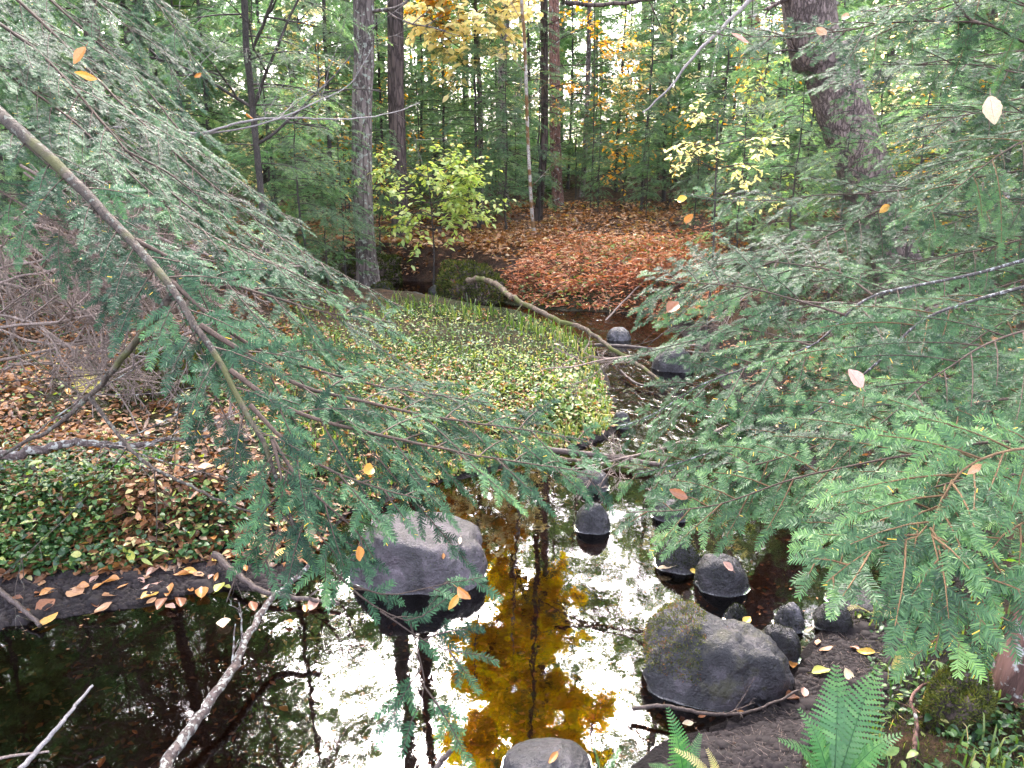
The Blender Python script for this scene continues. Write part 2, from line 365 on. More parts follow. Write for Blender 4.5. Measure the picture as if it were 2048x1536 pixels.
M['rock_purple'] = rock_mat('smooth_purple_grey_stone', (.018, .015, .016), (.046, .038, .041), (.092, .076, .083), .42)
M['rock_dark'] = rock_mat('dark_wet_stone', (.008, .007, .008), (.022, .019, .021), (.055, .048, .051), .38)
M['rock_mossy'] = rock_mat('dark_stone_with_algae', (.008, .007, .008), (.024, .021, .022), (.085, .073, .078), .45, (.036, .032, .016), .38)
M['rock_grey'] = rock_mat('wet_grey_stone', (.02, .019, .02), (.07, .065, .07), (.2, .185, .195), .28)
M['moss'] = leaf_mat('moss_fronds', [(0, (.014, .018, .006)), (.4, (.05, .062, .014)), (.75, (.12, .13, .028)), (.9, (.16, .075, .04)), (1, (.22, .10, .06))], .7, .2, .25)
M['grass'] = leaf_mat('grass_blades', [(0, (.035, .07, .015)), (.4, (.085, .14, .035)), (.7, (.19, .22, .06)), (1, (.36, .28, .13))], .5, .4, .4)
M['herb'] = leaf_mat('herb_leaves', [(0, (.018, .05, .016)), (.35, (.05, .125, .032)), (.65, (.15, .24, .06)), (.85, (.36, .38, .10)), (1, (.55, .48, .22))], .42, .5, .35, mottle=.25)
M['litter'] = leaf_mat('fallen_leaf_litter', [(0, (.07, .032, .018)), (.25, (.20, .085, .032)), (.5, (.33, .155, .065)), (.75, (.44, .24, .115)), (.9, (.50, .36, .23)), (1, (.55, .40, .12))], .5, .4, .22, mottle=.35)
M['bracken'] = leaf_mat('dead_bracken', [(0, (.13, .045, .028)), (.5, (.42, .165, .085)), (.8, (.56, .29, .17)), (1, (.58, .42, .26))], .6, .3, .3)
M['yellow'] = leaf_mat('yellow_autumn_leaves', [(0, (.52, .48, .05)), (.4, (.80, .66, .06)), (.7, (.88, .68, .07)), (1, (.84, .48, .05))], .5, .3, .7)
M['orange'] = leaf_mat('orange_autumn_leaves', [(0, (.40, .24, .06)), (.5, (.58, .32, .08)), (1, (.64, .44, .14))], .45, .4, .5)
M['cream'] = leaf_mat('pale_yellow_autumn_leaves', [(0, (.48, .44, .14)), (.5, (.74, .62, .26)), (1, (.80, .66, .36))], .45, .4, .6, tsat=.9)
M['lime'] = leaf_mat('yellow_green_leaves', [(0, (.18, .27, .08)), (.5, (.38, .46, .16)), (.8, (.58, .58, .22)), (1, (.62, .46, .14))], .42, .5, .5)
M['lemon'] = leaf_mat('lemon_yellow_leaves', [(0, (.48, .48, .16)), (.5, (.64, .60, .22)), (1, (.70, .58, .22))], .45, .4, .5, tsat=1.0)
M['fern'] = leaf_mat('green_fern', [(0, (.028, .085, .028)), (.5, (.06, .155, .05)), (1, (.13, .25, .08))], .45, .4, .4)
M['fern_pale'] = leaf_mat('fading_fern', [(0, (.20, .26, .10)), (.5, (.40, .38, .15)), (1, (.55, .38, .22))], .5, .3, .4)
LEAFCOL = {'tan': (.42, .24, .13), 'orange': (.43, .19, .05), 'yellow-orange': (.52, .29, .06), 'golden yellow': (.62, .42, .07),
           'pale cream': (.58, .46, .30), 'pinkish tan': (.46, .27, .20), 'russet brown': (.24, .095, .04), 'yellow-green': (.42, .42, .09)}
def fallen_mat(k, c):
    m, n, l, b = nodes_of('fallen_leaf_'+k.replace(' ', '_').replace('-', '_'))
    tc = n.new('ShaderNodeTexCoord'); oi = n.new('ShaderNodeObjectInfo'); va = n.new('ShaderNodeVectorMath'); va.operation = 'ADD'
    l.new(tc.outputs['Object'], va.inputs[0]); l.new(oi.outputs['Random'], va.inputs[1])
    t = noise_node(n, l, va.outputs[0], 60, 5, .65); r = ramp(n, [(.36, tuple(x*.42 for x in c)), (.5, c), (.72, tuple(min(1, x*1.18) for x in c))]); l.new(t.outputs[0], r.inputs[0])
    a = n.new('ShaderNodeAttribute'); a.attribute_name = 'tint'      # midrib and side veins carry a lower tint
    cc = mixc(n, l, 1.0, r.outputs[0], mixc(n, l, a.outputs['Fac'], (.55, .5, .45), (1, 1, 1)), 'MULTIPLY')
    l.new(cc, b.inputs['Base Color']); b.inputs['Roughness'].default_value = .38
    tr = n.new('ShaderNodeBsdfTranslucent'); l.new(cc, tr.inputs[0]); mx = n.new('ShaderNodeMixShader'); mx.inputs[0].default_value = .2
    l.new(b.outputs[0], mx.inputs[1]); l.new(tr.outputs[0], mx.inputs[2]); l.new(mx.outputs[0], n['Material Output'].inputs[0])
    return m
FM = {k: fallen_mat(k, c) for k, c in LEAFCOL.items()}

# ------------------------------------------------------------------ terrain and stream
SHORE = [(1230, 1560), (1300, 1505), (1400, 1465), (1500, 1425), (1560, 1395), (1600, 1330), (1640, 1270), (1690, 1225), (1770, 1190), (1800, 1110),
         (1740, 1020), (1640, 960), (1560, 900), (1500, 840), (1455, 790), (1430, 740), (1410, 700), (1370, 670), (1330, 648), (1290, 632), (1200, 624),
         (1100, 620), (1030, 612), (975, 597), (940, 578), (900, 566), (800, 560), (680, 570), (480, 572), (480, 602), (680, 607), (770, 612), (860, 614), (930, 622), (1000, 632),
         (1080, 645), (1140, 668), (1185, 700), (1205, 740), (1222, 790), (1236, 850), (1210, 880), (1130, 905), (1050, 922), (960, 948), (880, 968), (790, 990),
         (700, 1030), (640, 1100), (590, 1160), (540, 1185), (450, 1178), (380, 1190), (270, 1215), (150, 1236), (0, 1256), (-250, 1285)]
WP = [tuple(on(x, y)[:2]) for x, y in SHORE]
WP += [(-4.5, 2.3), (-8, 2.2), (-8, .5), (.25, .5), (.33, 1.3)]
def sdist(x, y):
    """signed distance to the water's edge, positive on land"""
    x = np.asarray(x, float); y = np.asarray(y, float); d = np.full(x.shape, 1e9); n = len(WP)
    for i in range(n):
        ax, ay = WP[i]; bx, by = WP[(i+1) % n]; vx, vy = bx-ax, by-ay
        t = np.clip(((x-ax)*vx+(y-ay)*vy)/(vx*vx+vy*vy+1e-12), 0, 1)
        d = np.minimum(d, (x-ax-t*vx)**2+(y-ay-t*vy)**2)
    return np.where(in_poly(x, y, WP), -1, 1)*np.sqrt(d)
def height(x, y, full=False):
    x = np.asarray(x, float); y = np.asarray(y, float)
    sd = sdist(x, y)+0.05*vnoise(x, y, 5, 3)*sstep(0, 1, y)
    isl = sstep(-1.6, -.4, x)*sstep(3.0, 3.6, y)*(1-sstep(8.6, 9.4, y))*(1-sstep(.9, 1.6, x))     # the low grassy tongue
    far = sstep(8.8, 11, y); right = sstep(.9, 1.8, x)
    B = .20+.06*sstep(-1, -3, x)-.07*isl+.20*far+.10*right
    shelf = .30*sstep(-.6, -1.2, x)*(1-sstep(2.9, 3.6, y)) + .22*sstep(.7, 1.2, x)*(1-sstep(2.6, 3.1, y))     # mud beaches
    land = .012*sstep(0, .04, sd)+.05*sstep(.0, .42, sd)+B*sstep(shelf*.8, shelf+.42, sd)+.025*np.clip(sd-1, 0, 4)*(1-isl)
    land = land+.018*np.clip(y-11, 0, 50)+.10*vnoise(x, y, .8, 5)*sstep(.3, 1.5, sd)+.05*vnoise(x, y, 2.7, 6)*sstep(.1, .6, sd)+(.02*vnoise(x, y, 9, 8)+.012*vnoise(x, y, 23, 18))*sstep(.0, .15, sd)
    land = land+.9*sstep(3.2, 7, x)*sstep(3, 6, y)*.3
    bed = -.03*sstep(0, .06, -sd)-.20*sstep(0, .9, -sd)*(1-.55*sstep(4, 6, y))+.03*vnoise(x, y, 4, 9)
    h = np.where(sd > 0, land, bed)
    return (h, sd, isl, shelf) if full else h
def gnd(px, py, k=9):
    z = np.full(np.shape(px), .15)
    for _ in range(k):
        p = on(px, py, z); z = .5*z+.5*height(p[..., 0], p[..., 1])
    p = on(px, py, z); p[..., 2] = height(p[..., 0], p[..., 1]); return p
def axis(lo, hi, step, far, k):
    g = np.arange(lo, hi, step); e = np.geomspace(step, far, k); return np.concatenate([(lo-np.cumsum(e))[::-1], g, hi+np.cumsum(e)])
gx = axis(-3.6, 3.6, .028, 60, 70)
gy = np.concatenate([np.linspace(-60, -2, 14), np.linspace(-1.8, 1.0, 24), np.arange(1.05, 6.5, .028), np.arange(6.52, 14, .07), 14.1+np.cumsum(np.geomspace(.09, 60, 70))])
X, Y = np.meshgrid(gx, gy); H, SD, ISL, SHELF = height(X, Y, True)
def grid_obj(name, X, Y, Z, mat, attrs):
    ny, nx = X.shape; i = np.arange(ny-1)[:, None]; j = np.arange(nx-1)[None]
    q = np.stack([i*nx+j, i*nx+j+1, (i+1)*nx+j+1, (i+1)*nx+j], -1)
    mb = MB(); mb.add(np.stack([X, Y, Z], -1), q); o = mb.build(name, mat)
    for k, a in attrs.items():
        at_ = o.data.attributes.new(k, 'FLOAT', 'POINT'); at_.data.foreach_set('value', np.ascontiguousarray(a, np.float32).ravel())
    return o
mud = (1-sstep(.12, .42, SD-SHELF*.8+.25*vnoise(X, Y, 3, 12)))*(1-.75*sstep(7.5, 9, Y))
mossv = .25+.55*ISL+.35*sstep(-.7, -1.5, X)*(1-sstep(4, 5.5, Y))+.5*vnoise(X, Y, 1.2, 14)-.35*sstep(9, 11, Y)
tag(grid_obj('ground', X, Y, H, M['ground'], {'mud': mud, 'moss': np.clip(mossv, 0, 1), 'bed': sstep(.0, .05, -SD)}),
    'forest floor of dark mud, moss and leaf litter', 'ground', kind='structure')
wx = np.arange(-8.2, 4.2, .10); wy = np.arange(.4, 11.4, .10); XW, YW = np.meshgrid(wx, wy)
rif = .05*sstep(3.6, 4.2, YW)+.9*sstep(4.1, 4.7, YW)*sstep(-.2, .4, XW)*(1-.4*sstep(6.6, 7.2, YW)*(1-sstep(7.6, 8.0, YW)))
WATER = tag(grid_obj('water', XW, YW, np.zeros_like(XW), M['water'], {'riffle': rif}), 'brown stream water', 'water', kind='structure')

# ------------------------------------------------------------------ hemlock boughs
UP = np.array([0, 0, 1.0])
def bough(W, TW, path, r0, r1, t0=.1, L2=.34, s2=.040, s3=.018, L3=.06, pn=(0, -.35, 1), droop=.12, tint=.5, t1=1.0, wood_ns=6, side_r=.0022, wmat=0, tmat=1, pt=1.0, seed=None, skip=.06, wood3=True, mainr=True, amin=40, amax=60):
    """one flat hemlock bough: main stem along path, side stems in its plane, short needle twigs on those"""
    g = np.random.default_rng(seed if seed is not None else rnd.randrange(10**9))
    P = np.asarray(path, float); ln = np.sum(np.linalg.norm(np.diff(P, axis=0), axis=1)); n = max(8, int(ln/.03)); n = min(n, 60)
    C = spline(P, n); T = unit(np.gradient(C, axis=0)); s = np.linspace(0, ln, n)
    C = C+np.cumsum(g.normal(0, .0016, C.shape), axis=0)*(np.linspace(0, 1, n)[:, None])
    rs = 1.0 if r0 > .02 or wood_ns < 6 else .62
    if mainr: tube(W, C, rs*(r0+(r1-r0)*np.linspace(0, 1, n)**.6), wood_ns, .5, wmat)
    pn = unit(np.array(pn, float)); A, B = [], []
    d = t0*ln; side = 1 if g.random() < .5 else -1
    while d < ln*t1:
        t = d/ln; k = min(n-2, int(t*(n-1))); f = t*(n-1)-k
        p = C[k]*(1-f)+C[k+1]*f; td = T[k]; N = unit(pn-td*np.dot(pn, td)+g.normal(0, .13, 3)); S = np.cross(N, td)
        side = -side; d += s2*g.uniform(.6, 1.4)
        if g.random() < skip: continue
        l2 = L2*min(1, (1-t)*1.5+.16)*min(1, .35+3*(t-t0))*g.uniform(.55, 1.12); a = math.radians(g.uniform(amin, amax))
        d2 = unit(td*math.cos(a)+side*S*math.sin(a)+N*g.normal(0, .10)); m = max(3, int(l2/.04)+2)
        u = np.linspace(0, 1, m)[:, None]
        q = p+d2*u*l2+td*(u*u*.16*l2)-UP*(droop*u*u*l2); dd = unit(np.gradient(q, axis=0))
        tube(W, q, np.linspace(side_r, side_r*.35, m), 3, .5, tmat, cap=False)
        tt = tint+g.normal(0, .22)
        x = s3*1.5; s3d = 1
        while x < l2*.97:
            uu = x/l2; kk = min(m-2, int(uu*(m-1))); ff = uu*(m-1)-kk; b = q[kk]*(1-ff)+q[kk+1]*ff
            e = dd[kk]; N3 = unit(N-e*np.dot(N, e)+g.normal(0, .16, 3)); S3 = np.cross(N3, e); s3d = -s3d
            l3 = L3*min(1, (1-uu)*1.3+.28)*g.uniform(.55, 1.2); a3 = math.radians(g.uniform(38, 60))
            d3 = unit(e*math.cos(a3)+s3d*S3*math.sin(a3)+N3*g.normal(.0, .12)-UP*.10)
            TW.append((b, d3, N3, l3, tt+g.normal(0, .16)))
            if wood3: A.append(b); B.append(b+d3*l3*.9-UP*.14*l3)
            x += s3*g.uniform(.7, 1.3)
        for i in range(m-1):
            if i/(m-1) > .15*pt: TW.append((q[i], q[i+1]-q[i], N, np.linalg.norm(q[i+1]-q[i]), tt))
        e = dd[-1]; TW.append((q[-1], e, N, L3*.6, tt+.12))
    k0 = int(n*.72)
    for i in range(k0, n-1): TW.append((C[i], C[i+1]-C[i], pn, np.linalg.norm(C[i+1]-C[i]), tint))
    if A: sticks(W, np.array(A), np.array(B), side_r*.42, side_r*.2, .5, tmat)
def pxpath(pts): return np.array([at(x, y, d) for x, y, d in pts])

def dead_twigs(W, base, d0, ln, r, depth=3, g=None, bend=.35, kids=5, mat=0, flat=None):
    """bare branching twigs grown from base along d0"""
    g = g or np.random.default_rng(rnd.randrange(10**9)); m = max(5, int(ln/.05)); d = unit(np.asarray(d0, float)); p = np.asarray(base, float); pts = [p]
    w = g.normal(0, 1, 3); 
    for i in range(m):
        d = unit(d+g.normal(0, .13, 3)*bend*1.6+unit(w)*bend*.08); p = p+d*ln/m; pts.append(p)
    pts = np.array(pts); tube(W, pts, np.linspace(r, r*.45, m+1), 5 if r > .004 else 3, .5, mat, cap=r > .004)
    if depth > 0:
        for c in range(kids):
            t = g.uniform(.15, .95); k = min(m-1, int(t*m)); e = unit(pts[k+1]-pts[k]); s = unit(np.cross(e, g.normal(0, 1, 3)))
            if flat is not None: s = unit(s-np.array(flat)*np.dot(s, flat)*.8)
            a = g.uniform(.5, 1.05)
            dead_twigs(W, pts[k], e*math.cos(a)+s*math.sin(a), ln*g.uniform(.3, .6)*(1.15-t*.5), r*.6, depth-1, g, bend, kids, mat, flat)

# ---- left: a hemlock just outside the frame whose boughs sweep down across the left half
LT = empty('hemlock_tree', (-2.75, 1.9, float(height(-2.75, 1.9))), 'hemlock at the left edge with a thick mossy bough sweeping down over the pool', 'tree', 'hemlocks leaning over the stream')
def part(mb, name, mats, parent, label=None):
    org = np.array(parent.matrix_world.translation) if False else np.array(parent.location)
    o = mb.build(name, mats, None, True, origin=org); o.location = (0, 0, 0); o.parent = parent
    if label: o['label'] = label
    return o
tb = MB(); lx, ly, lz = LT.location
tp = spline([(lx, ly, lz-.3), (lx-.02, ly, lz+.1), (lx-.03, ly+.02, 1.5), (lx+.02, ly+.05, 4), (lx, ly, 9.0)], 40)
tube(tb, tp, np.interp(np.linspace(0, 1, 40), [0, .05, .2, 1], [.19, .15, .12, .03]), 14, .5, 0, lump=.02); part(tb, 'trunk', M['bark_grey'], LT)
LB = []   # (path, r0, r1, kwargs)
def lb(pts, r0=.008, r1=.0018, **k): LB.append((pts, r0, r1, k))
main_left = [(-700, -420, 2.35), (-300, -60, 2.15), (-120, 110, 2.0), (0, 225, 1.85), (130, 340, 1.7), (270, 480, 1.6), (345, 565, 1.52), (400, 650, 1.48), (460, 740, 1.45), (500, 810, 1.42), (545, 880, 1.4), (575, 960, 1.4), (605, 1040, 1.4), (640, 1110, 1.4)]
lb(main_left, .046, .003, t0=.62, L2=.34, s2=.05, tint=.34, wmat=0)
lb([(-40, -160, 2.9), (60, -40, 2.8), (170, 60, 2.7), (290, 170, 2.6), (400, 300, 2.5), (520, 390, 2.45), (610, 450, 2.4)], .012, .002, L2=.30, tint=.36)
lb([(-160, -190, 2.7), (-20, -50, 2.6), (110, 70, 2.5), (230, 190, 2.4), (350, 300, 2.3), (470, 400, 2.25), (600, 490, 2.2), (720, 560, 2.15), (800, 612, 2.15)], .013, .002, L2=.36, tint=.40)
lb([(-220, -170, 2.5), (-60, 0, 2.4), (60, 90, 2.3), (150, 180, 2.2), (250, 300, 2.1), (380, 420, 2.0), (520, 520, 1.95), (640, 590, 1.9), (735, 640, 1.9)], .014, .002, L2=.34, tint=.42)
lb([(-240, -80, 2.4), (-90, 70, 2.3), (20, 150, 2.2), (130, 230, 2.1), (240, 330, 2.0), (350, 430, 1.9), (460, 500, 1.85), (580, 560, 1.8), (660, 600, 1.8)], .011, .002, L2=.30, tint=.4)
lb([(-200, 60, 2.2), (-60, 180, 2.1), (40, 280, 2.0), (120, 350, 1.95), (220, 440, 1.9), (330, 520, 1.8)], .009, .002, L2=.20, tint=.3, skip=.35)
lb([(200, -120, 3.1), (290, -20, 3.0), (350, 60, 2.95), (385, 130, 2.9), (400, 185, 2.9)], .007, .0016, L2=.25, tint=.4)
lb([(60, -120, 2.9), (170, -20, 2.85), (250, 50, 2.8), (320, 100, 2.8), (372, 195, 2.75)], .007, .0016, L2=.26, tint=.42)
lb([(250, 300, 2.1), (340, 350, 2.1), (430, 420, 2.1), (520, 480, 2.1), (590, 520, 2.1)], .006, .0016, L2=.24, tint=.44)
lb([(270, 480, 1.6), (350, 520, 1.62), (440, 560, 1.66), (560, 600, 1.72), (660, 630, 1.78), (790, 650, 1.9)], .009, .0016, L2=.26, tint=.46)
lb([(345, 565, 1.52), (430, 640, 1.52), (520, 700, 1.55), (640, 740, 1.62), (760, 765, 1.7), (860, 780, 1.78), (980, 800, 1.85)], .009, .0016, L2=.28, tint=.46)
lb([(400, 650, 1.48), (500, 712, 1.5), (600, 770, 1.54), (720, 800, 1.6), (850, 830, 1.68), (980, 850, 1.74), (1100, 872, 1.8), (1185, 892, 1.84)], .010, .0016, L2=.29, tint=.5)
lb([(460, 740, 1.45), (560, 810, 1.46), (670, 850, 1.5), (790, 880, 1.56), (900, 905, 1.62), (1010, 925, 1.66), (1100, 940, 1.7), (1190, 962, 1.72)], .009, .0016, L2=.26, tint=.52)
lb([(500, 810, 1.42), (580, 890, 1.42), (670, 940, 1.45), (770, 970, 1.48), (850, 985, 1.5)], .008, .0015, L2=.15, tint=.5)
lb([(545, 880, 1.4), (600, 960, 1.4), (670, 1020, 1.42), (715, 1060, 1.44), (745, 1110, 1.45)], .007, .0015, L2=.12, tint=.5)
lb([(545, 880, 1.4), (560, 950, 1.38), (560, 1020, 1.38), (545, 1090, 1.38), (525, 1140, 1.38)], .006, .0014, L2=.13, tint=.5)
lb([(575, 960, 1.4), (610, 1010, 1.4), (640, 1070, 1.4), (680, 1120, 1.4), (690, 1165, 1.4)], .006, .0014, L2=.13, tint=.52)
lb([(345, 565, 1.6), (400, 700, 1.55), (430, 800, 1.52), (470, 880, 1.5), (480, 960, 1.48)], .007, .0016, L2=.14, tint=.34, skip=.4)
lb([(-80, 330, 2.0), (60, 420, 1.95), (170, 490, 1.9), (230, 570, 1.85), (260, 640, 1.85)], .006, .0015, L2=.18, tint=.3, skip=.3)
lb([(640, 1110, 1.4), (690, 1165, 1.4), (760, 1222, 1.42), (820, 1245, 1.44), (862, 1225, 1.45), (905, 1195, 1.46), (935, 1165, 1.47)], .0045, .0012, t0=.05, L2=.10, s2=.07, tint=.45, skip=.45)
lb([(820, 1245, 1.44), (838, 1310, 1.44), (850, 1380, 1.44), (820, 1450, 1.42), (800, 1520, 1.42)], .003, .001, L2=.11, s2=.05, tint=.45, skip=.25)
lb([(760, 1222, 1.42), (870, 1290, 1.44), (960, 1310, 1.45), (1010, 1320, 1.46)], .003, .001, L2=.11, s2=.05, tint=.42, skip=.25)
lb([(690, 1165, 1.4), (780, 1190, 1.42), (880, 1170, 1.45), (975, 1150, 1.47)], .003, .001, t0=.6, L2=.09, s2=.04, tint=.45, skip=.2)
for pts, r0, r1, k in LB:
    W, TW = MB(), []
    up_ = np.mean([p[1] for p in pts]) < 470; k.setdefault('skip', .2 if up_ else .06); bough(W, TW, pxpath(pts), r0, r1, pn=(.45, -.05, 1) if up_ else (.2, -.40, 1), amin=26 if up_ else 40, amax=44 if up_ else 60, **k)
    b = part(W, 'bough', [M['bough'] if r0 > .02 else M['twig'], M['twig']], LT)
    N = MB(); needles(N, TW); o = N.build('needles', M['needle_blue'], None, True, origin=np.array(LT.location)); o.location = (0, 0, 0); o.parent = b

# ---- right: a hemlock at the right edge with many boughs reaching in over the water
g0 = gnd(np.array(2056.), np.array(1388.)); RT = empty('hemlock_tree', g0, 'hemlock with a reddish trunk at the bottom right edge, boughs spread over the water', 'tree', 'hemlocks leaning over the stream')
tb = MB(); rx, ry, rz = g0
tp = spline([(rx, ry, rz-.3), (rx, ry, rz), (rx+.01, ry+.01, rz+.3), (rx+.05, ry+.05, 1.6), (rx+.10, ry+.1, 4), (rx+.1, ry+.1, 8)], 50)
tube(tb, tp, np.interp(np.linspace(0, 1, 50), [0, .035, .06, .12, 1], [.13, .10, .072, .064, .02]), 14, .5, 0, lump=.025); part(tb, 'trunk', M['bark_red'], RT)
RB = []
def rb(pts, r0=.007, r1=.0016, **k): RB.append((pts, r0, r1, k))
rb([(2250, 470, 2.3), (2120, 500, 2.25), (2048, 520, 2.2), (1950, 548, 2.15), (1840, 570, 2.1), (1745, 590, 2.05), (1690, 630, 2.0), (1620, 690, 1.95), (1520, 725, 1.95), (1400, 770, 2.0), (1300, 830, 2.1), (1235, 850, 2.15)], .013, .002, t0=.3, L2=.36, tint=.5, wl=1)
rb([(2250, 530, 2.0), (2100, 560, 1.98), (1910, 612, 1.93), (1830, 650, 1.9), (1760, 720, 1.86), (1650, 810, 1.84), (1520, 870, 1.86), (1400, 910, 1.9), (1270, 950, 1.95)], .011, .002, t0=.28, L2=.34, tint=.52, wl=1)
rb([(1690, 630, 2.0), (1590, 600, 2.05), (1490, 575, 2.1), (1390, 565, 2.2), (1300, 560, 2.3)], .006, .0016, L2=.28, tint=.36)
rb([(1745, 590, 2.05), (1680, 545, 2.15), (1600, 530, 2.25), (1500, 520, 2.35), (1400, 530, 2.45)], .006, .0016, L2=.30, tint=.32)
rb([(1620, 690, 1.95), (1500, 660, 2.05), (1400, 650, 2.15), (1330, 660, 2.2)], .005, .0016, L2=.26, tint=.42)
rb([(2250, 320, 2.9), (2048, 342, 2.8), (1900, 368, 2.75), (1750, 392, 2.7), (1650, 396, 2.7), (1550, 410, 2.7), (1440, 410, 2.7), (1365, 402, 2.7)], .011, .002, t0=.2, L2=.30, s2=.06, tint=.36, skip=.2)
rb([(1840, 382, 2.75), (1740, 430, 2.7), (1620, 490, 2.6), (1500, 540, 2.6), (1400, 580, 2.65), (1290, 600, 2.7)], .007, .002, L2=.36, tint=.38)
rb([(2200, 430, 2.6), (2048, 480, 2.5), (1930, 510, 2.45), (1800, 540, 2.4), (1680, 560, 2.4)], .008, .002, L2=.24, tint=.36, skip=.3)
rb([(2200, 160, 2.4), (2048, 85, 2.3), (1960, 48, 2.25), (1800, 45, 2.2), (1720, 58, 2.2), (1640, 70, 2.2), (1500, 72, 2.2), (1395, 62, 2.2)], .009, .0018, t0=.25, L2=.26, tint=.5)
rb([(1960, 48, 2.25), (1930, 30, 2.3), (1895, -20, 2.3), (1850, -90, 2.35)], .008, .005, L2=.2, tint=.4)
rb([(2250, 240, 2.7), (2100, 230, 2.6), (1980, 225, 2.5), (1900, 240, 2.45), (1850, 275, 2.4), (1800, 320, 2.4)], .007, .0016, L2=.30, tint=.42)
rb([(2250, 130, 2.8), (2080, 150, 2.7), (1940, 130, 2.6), (1820, 130, 2.55), (1720, 135, 2.5), (1640, 150, 2.5)], .007, .0016, L2=.32, tint=.44)
rb([(2200, 60, 2.3), (2080, 20, 2.25), (1960, -10, 2.2), (1840, 0, 2.2), (1720, 30, 2.2)], .007, .0016, L2=.28, tint=.5)
rb([(2250, 380, 2.5), (2100, 400, 2.4), (1990, 420, 2.35), (1880, 460, 2.3), (1790, 480, 2.3)], .006, .0016, L2=.24, tint=.36, skip=.25)
rb([(2250, 620, 1.8), (2100, 650, 1.75), (1980, 690, 1.7), (1900, 740, 1.65), (1830, 790, 1.62), (1760, 850, 1.6), (1690, 900, 1.6)], .007, .0016, L2=.26, tint=.5)
rb([(2250, 760, 1.7), (2120, 790, 1.65), (1990, 800, 1.6), (1860, 830, 1.6), (1730, 860, 1.62), (1600, 905, 1.65), (1480, 945, 1.7), (1380, 990, 1.74)], .008, .0016, L2=.28, tint=.55)
rb([(2250, 880, 1.5), (2120, 885, 1.46), (1980, 885, 1.45), (1850, 905, 1.45), (1720, 930, 1.48), (1590, 960, 1.52), (1470, 1000, 1.56), (1380, 1020, 1.6), (1260, 1030, 1.64)], .007, .0016, L2=.26, tint=.52)
rb([(2250, 960, 1.4), (2100, 950, 1.36), (1960, 960, 1.34), (1840, 990, 1.34), (1730, 1030, 1.36), (1640, 1060, 1.4)], .006, .0015, L2=.20, tint=.58)
rb([(2300, 880, 1.3), (2150, 890, 1.26), (2020, 900, 1.22), (1920, 945, 1.2), (1860, 1050, 1.16), (1872, 1120, 1.13), (1880, 1210, 1.11), (1868, 1300, 1.10)], .0065, .0014, t0=.3, L2=.19, s2=.03, s3=.019, L3=.055, tint=.66, skip=0, new=1)
rb([(1905, 960, 1.19), (1850, 1060, 1.16), (1790, 1085, 1.16), (1720, 1110, 1.16), (1650, 1165, 1.16)], .0035, .0012, L2=.12, s2=.03, tint=.64, skip=0, new=1)
rb([(1860, 1055, 1.15), (1910, 1130, 1.12), (1960, 1200, 1.11), (1995, 1270, 1.1)], .003, .0012, L2=.12, s2=.03, tint=.66, skip=0, new=1)
rb([(2250, 1000, 1.25), (2120, 1010, 1.2), (2040, 1040, 1.18), (1980, 1090, 1.16), (2010, 1180, 1.14)], .005, .0014, L2=.15, s2=.032, tint=.6, skip=0, new=1)
rb([(1960, 1000, 1.3), (1860, 1020, 1.28), (1760, 1040, 1.27), (1680, 1090, 1.27), (1615, 1115, 1.27)], .004, .0013, L2=.13, s2=.03, tint=.6, skip=0, new=1)
rb([(2280, 700, 2.2), (2100, 720, 2.1), (1960, 740, 2.0), (1800, 770, 1.95), (1650, 770, 1.95), (1500, 800, 2.0), (1400, 850, 2.05)], .007, .0016, L2=.34, tint=.44)
rb([(2250, 840, 1.9), (2080, 850, 1.85), (1900, 870, 1.8), (1740, 905, 1.8), (1600, 930, 1.82), (1450, 940, 1.86), (1330, 965, 1.9)], .007, .0016, L2=.30, tint=.42)
for i, (y0, dy, x1, dp, tn) in enumerate([(60, 120, 1660, 2.9, .5), (150, 130, 1840, 3.2, .62), (250, 110, 1820, 3.0, .4), (330, 140, 1830, 3.3, .55), (420, 150, 1780, 3.1, .45), (520, 150, 1620, 2.9, .5), (640, 140, 1700, 2.5, .5), (180, 260, 1850, 2.4, .6), (-60, 160, 1700, 2.5, .66), (560, 210, 1820, 2.2, .55), (700, 200, 1850, 1.9, .5)]):
    rb([(2280-(2280-x1)*t, y0+dy*t**1.5+12*math.sin(i+t*5), dp-.25*t) for t in np.linspace(0, 1, 7)], .008, .0016, t0=.15, L2=.34, s2=.05, tint=tn, droop=.3, skip=.1)
for pts, r0, r1, k in RB:
    W, TW = MB(), []; wl_ = k.pop('wl', 0); nw_ = k.pop('new', 0)
    bough(W, TW, pxpath(pts), r0, r1, pn=(-.25, -.5, 1), **k)
    b = part(W, 'bough', [M['bough_lichen'] if wl_ else (M['newtwig'] if nw_ else M['twig']), M['newtwig'] if nw_ or k.get('tint', .5) > .5 else M['twig']], RT)
    N = MB(); needles(N, TW, yellow=.003 if k.get('tint', 0) > .45 else .001, nl=.0135 if nw_ else .0125, nw=.0024 if nw_ else .0021)
    o = N.build('needles', M['needle'], None, True, origin=np.array(RT.location)); o.location = (0, 0, 0); o.parent = b

